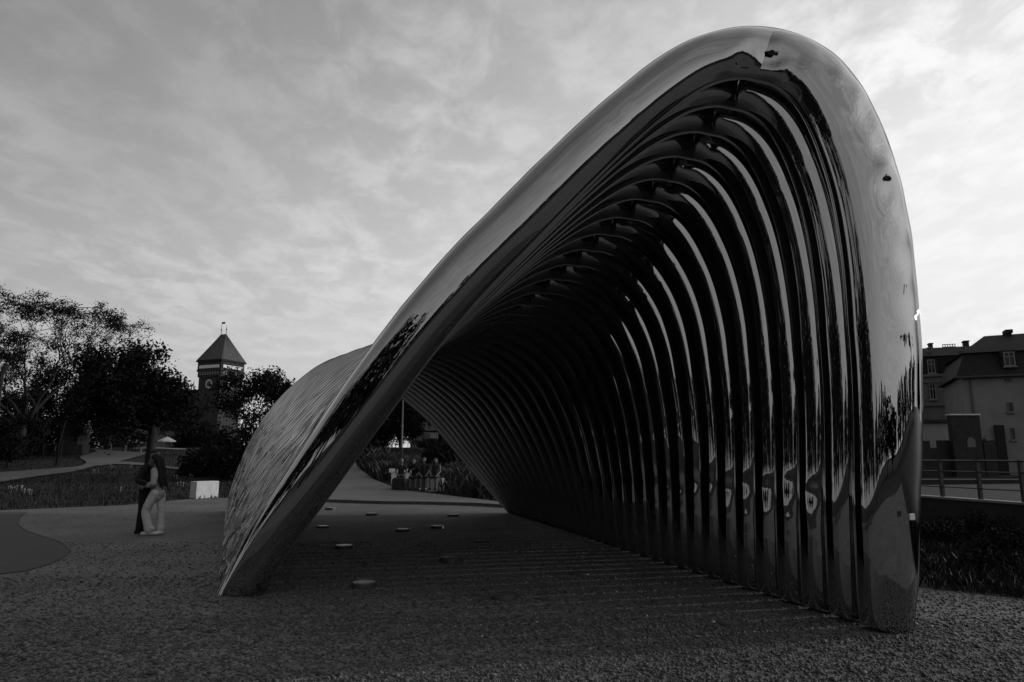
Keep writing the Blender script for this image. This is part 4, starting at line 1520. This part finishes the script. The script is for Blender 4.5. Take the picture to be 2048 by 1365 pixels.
# two sign boards on a post, stall tables under them
sg = P(254, 875, 70)
sgn = empty('sign_post', (sg.x, 70, float(terrain(sg.x, 70))))
tag(sgn, 'thin post with two small blank white boards above the path', 'sign')
zs = lambda py: P(254, py, 70).z - float(terrain(sg.x, 70))
MB().tube([(0.12, 0, -0.1), (0.12, 0, zs(850))], 0.035, 6).build('post', M_rail, sgn)
for u in (-0.28, 0.12):
    MB().box(u, u + 0.3, -0.06, -0.035, zs(874.6), zs(872)).build('board', M_white, sgn)
for px, py, w, lab in ((255, 891, .55, 'white market table left of the couple'), (267, 889, .8, 'white market table with sloping cloth behind the path'), (280, 892, .5, 'small white market table next to the tree trunk')):
    p = P(px, py, 68)
    z0 = float(terrain(p.x, 68))
    t_ = empty('market_table', (p.x, 68, z0))
    tag(t_, lab, 'table', 'market tables beyond the path')
    h = max(p.z - z0, 0.5)
    MB().box(-w / 2, w / 2, -0.3, 0.3, h - 0.05, h).build('top', M_white, t_)
    for sx in (-1, 1):
        MB().box(sx * w * 0.42 - 0.02, sx * w * 0.42 + 0.02, -0.02, 0.02, -0.05, h - 0.053).build('leg', M_greyw, t_)
    MB().prism([(-w * 0.3, h + 0.003), (w * 0.35, h + 0.003), (w * 0.35, h + 0.26), (-w * 0.2, h + 0.08)], -0.2, 0.2).build('cloth', M_greyw, t_)

# kiosk / brick gate pier with notice
kp = TG(148, 908)
pier = empty('gate_pier', (kp.x, kp.y, kp.z), R_(-18))
tag(pier, 'square brick gate pier beside the top of the winding path', 'pier')
pw = 45.0 / 1365 * kp.y
ph = (908 - 842) / 1365 * kp.y
MB().box(-pw / 2, pw / 2, -0.6, 0.6, -0.2, ph - 0.14).build('pier_body', mat('pier_brick', 0.05, 0.9, var=0.3, scale=5, speck=0.3), pier)
MB().bevbox(-pw / 2 - 0.06, pw / 2 + 0.06, -0.66, 0.66, ph - 0.137, ph, 0.03).build('coping', M_plaster2, pier)
MB().box(pw / 2 - 0.45, pw / 2 - 0.12, -0.625, -0.603, ph * 0.35, ph * 0.72).build('notice', M_brickd, pier)
MB().bevbox(pw / 2 + 0.02, pw / 2 + 0.5, -0.5, 0.0, -0.1, 0.75, 0.03).build('bin', M_dark, pier)

# young tree with stake
yp = TG(113, 930)
yt = empty('young_tree', (yp.x, yp.y, yp.z))
tag(yt, 'bare dark young tree stem with stake left of the brick pier', 'tree')
L = 115.0 / 1365 * yp.y
MB().tube([(0, 0, -0.1), (0.02, 0, L * 0.35), (L * 0.07, 0, L * 0.7), (L * 0.13, 0, L)], [0.06, 0.05, 0.035, 0.015], 7).build('trunk', M_bark, yt, smooth=True)
MB().tube([(0.22, 0, -0.1), (0.24, 0, L * 0.42)], 0.03, 6).build('stake', M_bark, yt)
tws = MB()
tipsY = []
rr = random.Random(4)
for k in range(16):
    t0 = rr.uniform(0.55, 1.0)
    b0 = Vector((L * 0.13 * t0**2, 0, L * t0))
    e0 = b0 + Vector((rr.uniform(-.35, .35), rr.uniform(-.3, .3), rr.uniform(0.1, .4)))
    tws.tube([b0, b0.lerp(e0, .5) + Vector((0, 0, .03)), e0], [.012, .009, .005], 4)
    tipsY += [tuple(e0), tuple(b0.lerp(e0, 0.6))]
tws.build('limbs', M_bark, yt)
V, F = leaf_quads(tipsY, 0.06, 6, 0.10, 3)
link('crown', np_mesh('crown', V, F, M_leaf), yt)

# fence, leaning board and rail at the left edge
fp = TG(0, 912)
FY = fp.y
fen = empty('picket_fence', (0, FY, 0))
tag(fen, 'dark picket fence at the left picture edge', 'fence')
for px in np.arange(-14, 54, 4.2):
    a, b_ = P(px, 911, FY), P(px, 885.5 + 0.04 * px, FY)
    MB().box(a.x - 0.035, a.x + 0.035, -0.02, 0.02, a.z - 0.1, b_.z).build('picket', M_greyw if False else mat('fence_paint', 0.045, 0.8), fen)
for py in (888, 896, 905):
    a, b_ = P(-16, py, FY), P(56, py + 1.5, FY)
    MB().box(a.x, b_.x, 0.023, 0.05, a.z - 0.03, a.z + 0.03).build('rail', mat('fence_paint', 0.045), fen)
lb = empty('leaning_board', tuple(TG(57, 908)))
tag(lb, 'pale board leaning beside the picket fence, far left', 'board')
Lb = 46.0 / 1365 * FY
MB().box(-0.09, 0.09, -0.05, 0.05, -0.05, Lb, Matrix.Rotation(R_(9), 4, 'Y')).build('plank', mat('old_wood', 0.09, 0.9, var=0.3, scale=6, stretch=(1, 1, 0.1)), lb)
MB().box(0.12, 0.17, -0.03, 0.02, -0.05, Lb * 0.9, Matrix.Rotation(R_(9), 4, 'Y')).build('batten', mat('old_wood', 0.09), lb)
hr = empty('low_rail', (0, FY + 0.5, 0))
tag(hr, 'low dark wooden rail between leaning board and young tree', 'rail')
a, b_ = P(63, 889, FY + 0.5), P(114, 891, FY + 0.5)
MB().box(a.x, b_.x, -0.06, 0.06, a.z - 0.07, a.z + 0.05).build('beam', mat('old_wood', 0.09), hr)
for u in (0.05, 0.5, 0.95):
    x = a.x + (b_.x - a.x) * u
    MB().box(x - 0.05, x + 0.05, -0.05, 0.05, float(terrain(x, FY)) - 0.2, a.z - 0.073).build('post', mat('old_wood', 0.09), hr)

# cut-off stub of a big trunk at the left frame edge
st = P(-10, 900, 40)
stub = empty('cut_trunk', (st.x, 40, float(terrain(st.x, 40)) - 0.1))
tag(stub, 'leaning sawn off tree trunk at the left picture edge', 'tree trunk')
zt0 = float(terrain(st.x, 40)) - 0.1
q1, q2, q3 = P(-6, 800, 40), P(2, 752, 40), P(15, 728, 40)
MB().tube([(0, 0, -0.1), (q1.x - st.x, 0, q1.z - zt0), (q2.x - st.x, 0, q2.z - zt0), (q3.x - st.x, 0, q3.z - zt0)], [0.3, 0.19, 0.16, 0.14], 10).build('trunk', M_bark, stub, smooth=True)


# ------------------------------------------------------------------ people
def ball(m, c, r, n=12, sq=(1, 1, 1)):
    prof = [(r * math.sin(a), -r * math.cos(a)) for a in np.linspace(0.12, math.pi - 0.12, 9)]
    m.lathe([(a, b) for a, b in prof], n, (0, 0, 0), Matrix.Translation(c) @ Matrix.Diagonal((sq[0], sq[1], sq[2], 1)))


def solid(name, chains, balls, material, parent, voxel=0.02, smooth_it=4):
    """tapered limbs fused into one continuous skin"""
    m = MB()
    for pts, rads in chains:
        m.tube(pts, rads, 12)
        for p, r in zip(pts, rads):
            ball(m, Vector(p), r * 0.995)
    for b in balls:
        ball(m, Vector(b[0]), b[1], 16, b[2] if len(b) > 2 else (1, 1, 1))
    tmp = link('tmp', np_mesh('tmp', m.v, m.f, None))
    md = tmp.modifiers.new('r', 'REMESH')
    md.mode = 'VOXEL'
    md.voxel_size = voxel
    md.use_smooth_shade = True
    sm = tmp.modifiers.new('s', 'SMOOTH')
    sm.factor = 0.5
    sm.iterations = smooth_it
    dg = bpy.context.evaluated_depsgraph_get()
    dg.update()
    me = bpy.data.meshes.new_from_object(tmp.evaluated_get(dg))
    me.name = name
    bpy.data.objects.remove(tmp)
    me.materials.clear()
    me.materials.append(material)
    me.polygons.foreach_set('use_smooth', np.ones(len(me.polygons), dtype=bool))
    return link(name, me, parent)


M_skin = mat('skin', 0.10, 0.6)
M_hair = mat('dark_hair', 0.005, 0.8, bump=0.6, bscale=60, stretch=(1, 1, 0.15))
M_light = mat('light_cloth', 0.26, 0.9, var=0.15, scale=6, bump=0.5, bscale=14)
M_trous = mat('pale_trousers', 0.42, 0.9, var=0.12, scale=6, bump=0.8, bscale=16, stretch=(1, 1, 2.2))
M_blk = mat('black_cloth', 0.010, 0.9, var=0.2, scale=8, bump=0.4, bscale=15)
M_shoe = mat('white_shoe', 0.5, 0.6)
M_dcloth = mat('dark_cloth', 0.016, 0.9, var=0.3, scale=8, bump=0.4, bscale=15)


def hand(wrist, d, side, spread):
    """palm and five fingers as chains; d = pointing direction, spread = direction across the palm"""
    w, d, s_ = Vector(wrist), Vector(d).normalized(), Vector(spread).normalized()
    n = d.cross(s_) * side
    out = [([w, w + d * 0.045, w + d * 0.085], [0.024, 0.032, 0.030])]
    for k, (off, L) in enumerate(((-0.030, 0.062), (-0.010, 0.074), (0.011, 0.069), (0.030, 0.054))):
        b = w + d * 0.085 + s_ * off
        out.append(([b - d * 0.02, b + d * L * 0.5 + n * 0.006, b + d * L * 0.9 + n * 0.024], [0.0105, 0.0095, 0.008]))
    t0 = w + d * 0.03 - s_ * 0.026
    out.append(([t0, t0 + d * 0.03 - s_ * 0.022, t0 + d * 0.062 - s_ * 0.026 + n * 0.012], [0.013, 0.011, 0.009]))
    return out


def head(c, f, r=0.098):
    """face looking along f: skull, jaw, nose, ears, brow"""
    c, f = Vector(c), Vector(f).normalized()
    s_ = Vector((-f.y, f.x, 0)).normalized()
    up = s_.cross(f) * -1
    if up.z < 0:
        up = -up
    return [(c + up * 0.02 - f * 0.012, r, (1, 1, 1.06)), (c - up * 0.055 + f * 0.03, r * 0.66), (c - up * 0.10 + f * 0.045, r * 0.36), (c + f * (r + 0.006) - up * 0.022, 0.019), (c + f * (r - 0.006) + up * 0.008, 0.016), (c + f * (r - 0.006) - up * 0.062, 0.020), (c + s_ * r * 0.98 - up * 0.015, 0.024), (c - s_ * r * 0.98 - up * 0.015, 0.024)]


cp0 = G0(305, 1071)
# woman in pale clothes, seen from the side, leaning on her partner
wm = empty('person', (cp0.x, cp0.y, 0.004))
tag(wm, 'person with long dark hair in pale top, baggy pale trousers and white shoes, embracing another', 'person', 'embracing couple on the gravel')
neck = [((-0.02, 0, 1.36), (-0.05, 0.0, 1.44), (-0.07, 0.0, 1.50)), (0.06, 0.052, 0.05)]
nearA = [((0.0, -0.16, 1.34), (0.045, -0.24, 1.10), (-0.16, -0.20, 1.02)), (0.045, 0.038, 0.03)]
farA = [((-0.02, 0.14, 1.36), (-0.18, 0.24, 1.34), (-0.36, 0.26, 1.30)), (0.045, 0.038, 0.03)]
body = [neck, nearA, farA]
body += hand((-0.17, -0.20, 1.02), (-1, 0.25, 0.05), 1, (0, 0.2, 1)) + hand((-0.37, 0.26, 1.30), (-0.6, -0.7, 0), 1, (0, 0, 1))
body += [[((0.03, -0.1, 0.1), (0.02, -0.1, 0.06)), (0.04, 0.04)], [((0.02, 0, 0.95), (0.01, 0, 1.2), (-0.01, 0, 1.36)), (0.10, 0.10, 0.09)], [((0.03, -0.09, 0.9), (-0.13, -0.11, 0.5), (-0.02, -0.1, 0.1)), (0.07, 0.055, 0.04)], [((0.04, 0.09, 0.9), (0.11, 0.07, 0.5), (0.13, 0.05, 0.09)), (0.07, 0.055, 0.04)]]
solid('body', body, head((-0.10, 0.0, 1.575), (-0.97, -0.15, -0.12)), M_skin, wm, voxel=0.009, smooth_it=2)
solid('top', [[((0.03, 0.0, 0.90), (0.02, 0, 1.05), (0.0, 0, 1.22), (-0.01, 0, 1.34)), (0.135, 0.125, 0.128, 0.10)], [((0.0, -0.13, 1.35), (0.03, -0.19, 1.24), (0.045, -0.235, 1.10), (-0.06, -0.215, 1.055)), (0.075, 0.075, 0.068, 0.055)], [((-0.02, 0.12, 1.36), (-0.18, 0.24, 1.34), (-0.30, 0.255, 1.31)), (0.075, 0.065, 0.055)], [((-0.02, -0.1, 1.36), (-0.02, 0.1, 1.36)), (0.085, 0.085)]], [((0.06, 0.0, 0.88), 0.125)], M_light, wm, voxel=0.014)


def folded(pts, rads, n=15, amp=0.003, seed=1):
    """trouser leg with cloth folds: rings of alternating girth, deeper towards knee and hem"""
    r = random.Random(seed)
    P_ = catmull(np.arange(len(pts)), np.array(pts, float), np.linspace(0, len(pts) - 1, n))
    q = np.interp(np.linspace(0, len(pts) - 1, n), np.arange(len(pts)), rads)
    return [[tuple(p) for p in P_], [float(x + amp * (1 if k % 2 else -1) * r.uniform(0.3, 1.5) * (0.3 + k / n)) for k, x in enumerate(q)]]


solid('trousers', [[((0.04, 0, 0.92), (0.04, 0, 0.84)), (0.122, 0.125)], folded(((0.02, -0.08, 0.88), (-0.07, -0.10, 0.68), (-0.135, -0.11, 0.50), (-0.085, -0.11, 0.30), (-0.03, -0.1, 0.11)), (0.108, 0.098, 0.084, 0.086, 0.094), seed=2), folded(((0.05, 0.08, 0.88), (0.09, 0.075, 0.68), (0.115, 0.07, 0.50), (0.125, 0.06, 0.30), (0.135, 0.05, 0.11)), (0.108, 0.092, 0.078, 0.074, 0.080), seed=3)], [((0.03, -0.11, 0.14), 0.06), ((-0.09, -0.10, 0.12), 0.05), ((0.16, 0.03, 0.13), 0.05)], M_trous, wm, voxel=0.010, smooth_it=2)
for pts in ([(0.035, -0.10, 0.055), (-0.06, -0.105, 0.05), (-0.165, -0.11, 0.042)], [(0.165, 0.055, 0.055), (0.135, 0.0, 0.05), (0.085, -0.075, 0.042)]):
    solid('shoe', [[pts, (0.048, 0.050, 0.040)]], [], M_shoe, wm, voxel=0.008, smooth_it=2)
hs = [[((-0.06, 0.0, 1.66), (0.02, 0.0, 1.60), (0.06, 0.0, 1.45)), (0.085, 0.10, 0.085)], [((-0.085, 0.03, 1.655), (0.0, 0.07, 1.58)), (0.07, 0.06)], [((-0.085, -0.03, 1.655), (0.0, -0.075, 1.58)), (0.07, 0.05)]]
rr = random.Random(9)
for k in range(11):
    y = -0.12 + 0.024 * k
    hs.append([((0.03, y * 0.7, 1.58), (0.085 + rr.uniform(-.02, .02), y, 1.38), (0.12 + rr.uniform(-.03, .03), y * 1.1, 1.20), (0.15 + rr.uniform(-.04, .05), y * 1.1, 1.0 + rr.uniform(-.05, .1))), (0.045, 0.036, 0.028, 0.012)])
solid('hair', hs, [], M_hair, wm, voxel=0.012, smooth_it=2)

# partner in black
mn = empty('person', (cp0.x - 0.30, cp0.y + 0.16, 0.004))
tag(mn, 'person dressed all in black, half hidden behind the one in pale trousers', 'person', 'embracing couple on the gravel')
bd = [[((0.02, 0, 1.0), (0.02, 0, 1.3), (0.03, 0, 1.46), (0.06, 0.02, 1.55), (0.085, 0.03, 1.60)), (0.11, 0.12, 0.075, 0.058, 0.055)], [((0.02, -0.2, 1.44), (-0.03, -0.27, 1.16), (0.17, -0.34, 1.10)), (0.05, 0.042, 0.032)], [((0.02, 0.2, 1.44), (0.10, 0.26, 1.2), (0.32, 0.12, 1.15)), (0.05, 0.042, 0.032)], [((0.0, -0.09, 0.95), (0.0, -0.1, 0.52), (-0.04, -0.1, 0.1)), (0.07, 0.055, 0.04)], [((0.0, 0.09, 0.95), (-0.02, 0.1, 0.52), (-0.06, 0.1, 0.1)), (0.07, 0.055, 0.04)]]
bd += hand((0.17, -0.34, 1.10), (1, 0.1, 0.1), 1, (0, 0.2, 1)) + hand((0.32, 0.12, 1.15), (0.8, -0.6, 0), 1, (0, 0, 1))
solid('body', bd, head((0.115, 0.03, 1.675), (0.93, -0.33, -0.1)), M_skin, mn, voxel=0.009, smooth_it=2)
solid('jacket', [[((0.0, 0, 0.92), (0.02, 0, 1.15), (0.03, 0, 1.38)), (0.155, 0.175, 0.15)], [((0.02, -0.12, 1.42), (0.02, 0.12, 1.42)), (0.11, 0.11)], [((0.02, -0.18, 1.42), (-0.04, -0.27, 1.16), (0.14, -0.335, 1.10)), (0.085, 0.075, 0.058)], [((0.02, 0.18, 1.42), (0.10, 0.26, 1.2), (0.30, 0.14, 1.15)), (0.085, 0.075, 0.058)]], [], M_blk, mn, voxel=0.014)
solid('trousers', [[((0.0, 0, 0.95), (0.0, 0, 0.88)), (0.15, 0.145)], [((0.0, -0.09, 0.9), (0.0, -0.1, 0.52), (-0.04, -0.1, 0.12)), (0.105, 0.085, 0.072)], [((0.0, 0.09, 0.9), (-0.02, 0.1, 0.52), (-0.06, 0.1, 0.12)), (0.105, 0.085, 0.072)]], [], M_blk, mn, voxel=0.014)
for y in (-0.1, 0.1):
    solid('shoe', [[((-0.10 + y * -0.1, y, 0.05), (0.0, y, 0.045), (0.10, y, 0.04)), (0.048, 0.048, 0.038)]], [], M_blk, mn, voxel=0.009, smooth_it=2)
    MB().bevbox(-0.13 + y * -0.1, 0.13, y - 0.045, y + 0.045, -0.004, 0.022, 0.008).build('sole', M_greyw, mn)
solid('hair', [[((0.075, 0.04, 1.76), (0.03, 0.05, 1.70), (0.04, 0.045, 1.64)), (0.075, 0.075, 0.06)]], [((0.10, 0.03, 1.735), 0.085)], M_hair, mn, voxel=0.012, smooth_it=2)

# four people on the stone bench
bz = bench.location.z


def sitter(px, lab, lean, turn, top, hairlong, arms, bare, leg_mat, shoe, headturn=0.0, z=0.5, hscale=1.0):
    p = P(px, 960, BY)
    r = empty('person', (p.x, BY + 0.30, bz), turn)
    tag(r, lab, 'person', 'people seated on the stone bench')
    zs_ = z + 0.10
    sh = Vector((0, -lean, zs_ + 0.50 * hscale))
    hd_ = sh + Vector((0, -0.06 - lean * 0.35, 0.23))
    ch = [[((0, 0, zs_), (0, -lean * 0.4, zs_ + 0.25), sh, sh + Vector((0, -0.02, 0.1)), hd_), (0.12, 0.115, 0.09, 0.055, 0.05)]]
    sl, ha = [], []
    for s_ in (-1, 1):
        ft = Vector((s_ * 0.12, -0.50, 0.06))
        kn = Vector((s_ * 0.13, -0.46, z + 0.06))
        ch.append([((s_ * 0.09, 0, zs_), kn, ft), (0.075, 0.058, 0.038)])
        a0 = sh + Vector((s_ * 0.19, 0, -0.03))
        el = Vector((s_ * 0.25, -0.12 - lean * 0.4, zs_ + 0.22))
        hn = Vector((s_ * arms[0], -0.36, z + arms[1]))
        ch.append([(a0, el, hn), (0.046, 0.04, 0.03)])
        ch += hand(hn, (-s_ * 0.3, -1, -0.15), s_, (1, 0, 0))
        sl.append([(a0, a0.lerp(el, 0.55 if bare else 1.0)), (0.07, 0.062)])
        ha.append((kn, ft, s_))
    f = Vector((math.sin(headturn), -math.cos(headturn), -0.15 - lean * 0.6))
    solid('body', ch, head(hd_, f), M_skin, r, voxel=0.017, smooth_it=2)
    tch = [[((0, 0, zs_ - 0.05), (0, -lean * 0.4, zs_ + 0.25), sh + Vector((0, 0, -0.05))), (0.155, 0.155, 0.125)], [(sh + Vector((-0.13, 0, -0.04)), sh + Vector((0.13, 0, -0.04))), (0.085, 0.085)]]
    solid('top', tch + ([] if bare == 2 else sl), [], top, r, voxel=0.018)
    lg = [[((-0.07, 0.02, zs_ - 0.01), (0.07, 0.02, zs_ - 0.01)), (0.14, 0.14)]]
    for kn, ft, s_ in ha:
        lg.append([((s_ * 0.09, 0, zs_ - 0.01), kn) if leg_mat[1] else ((s_ * 0.09, 0, zs_ - 0.01), kn, ft + Vector((0, 0, 0.08))), (0.105, 0.08) if leg_mat[1] else (0.105, 0.08, 0.065)])
    solid('trousers', lg, [], leg_mat[0], r, voxel=0.018)
    for kn, ft, s_ in ha:
        solid('shoe', [[(ft + Vector((0, 0.05, -0.015)), ft + Vector((s_ * 0.02, -0.15, -0.02))), (0.046, 0.038)]], [], shoe, r, voxel=0.014, smooth_it=2)
    hh = [((hd_ + Vector((0, 0.025, 0.05))), 0.098, (1, 1, 1)), ((hd_ + Vector((0, 0.05, 0.0))), 0.085)]
    hc = [[(hd_ + Vector((s_ * 0.06, 0.05, 0.02)), hd_ + Vector((s_ * 0.08, 0.06, -0.25))), (0.06, 0.04)] for s_ in (-1, 1)] if hairlong else []
    solid('hair', hc, hh, M_hair, r, voxel=0.014, smooth_it=2)
    return r


sitter(800, 'person in dark shirt seated leftmost on the bench behind the dark bag', 0.04, R_(6), M_dcloth, False, (0.12, 0.16), 1, (M_dcloth, False), M_dcloth, headturn=0.4)
p2 = sitter(828, 'person hunched forward in black top with pale chest print on the bench', 0.26, R_(-4), M_blk, True, (0.08, 0.10), 0, (M_blk, True), M_dcloth, hscale=0.92)
sitter(846, 'person in dark clothes seated third from left on the bench, white shoes', 0.12, R_(4), M_dcloth, False, (0.10, 0.12), 1, (M_dcloth, True), M_shoe, headturn=-0.3, hscale=1.05)
sitter(870, 'person in sleeveless top with bare arms seated rightmost on the bench', 0.02, R_(-10), M_dcloth, True, (0.14, 0.13), 2, (M_dcloth, True), M_dcloth, headturn=0.3)
MB().box(-0.07, 0.07, -0.42, -0.405, 0.93, 0.965).build('chest_print', M_greyw, p2)

# rolling suitcase in front of the leftmost sitter
bg0 = P(799, 975, BY - 0.5)
su = empty('suitcase', (bg0.x, BY - 0.55, bz))
tag(su, 'dark upright suitcase standing in front of the leftmost seated person', 'suitcase')
MB().bevbox(-0.30, 0.30, -0.14, 0.14, 0.05, 0.56, 0.05).build('shell', M_dcloth, su)
MB().tube([(-0.24, 0.0, 0.555), (-0.24, 0, 0.66), (-0.18, 0, 0.69), (0.18, 0, 0.69), (0.24, 0, 0.66), (0.24, 0, 0.555)], 0.014, 6).build('handle', M_greyw, su)
for sx in (-0.22, 0.22):
    MB().lathe([(0.04, -0.02), (0.045, 0.0), (0.04, 0.02)], 10, M=Matrix.Translation((sx, 0, 0.047)) @ Matrix.Rotation(R_(90), 4, 'X')).build('wheel', M_black, su)
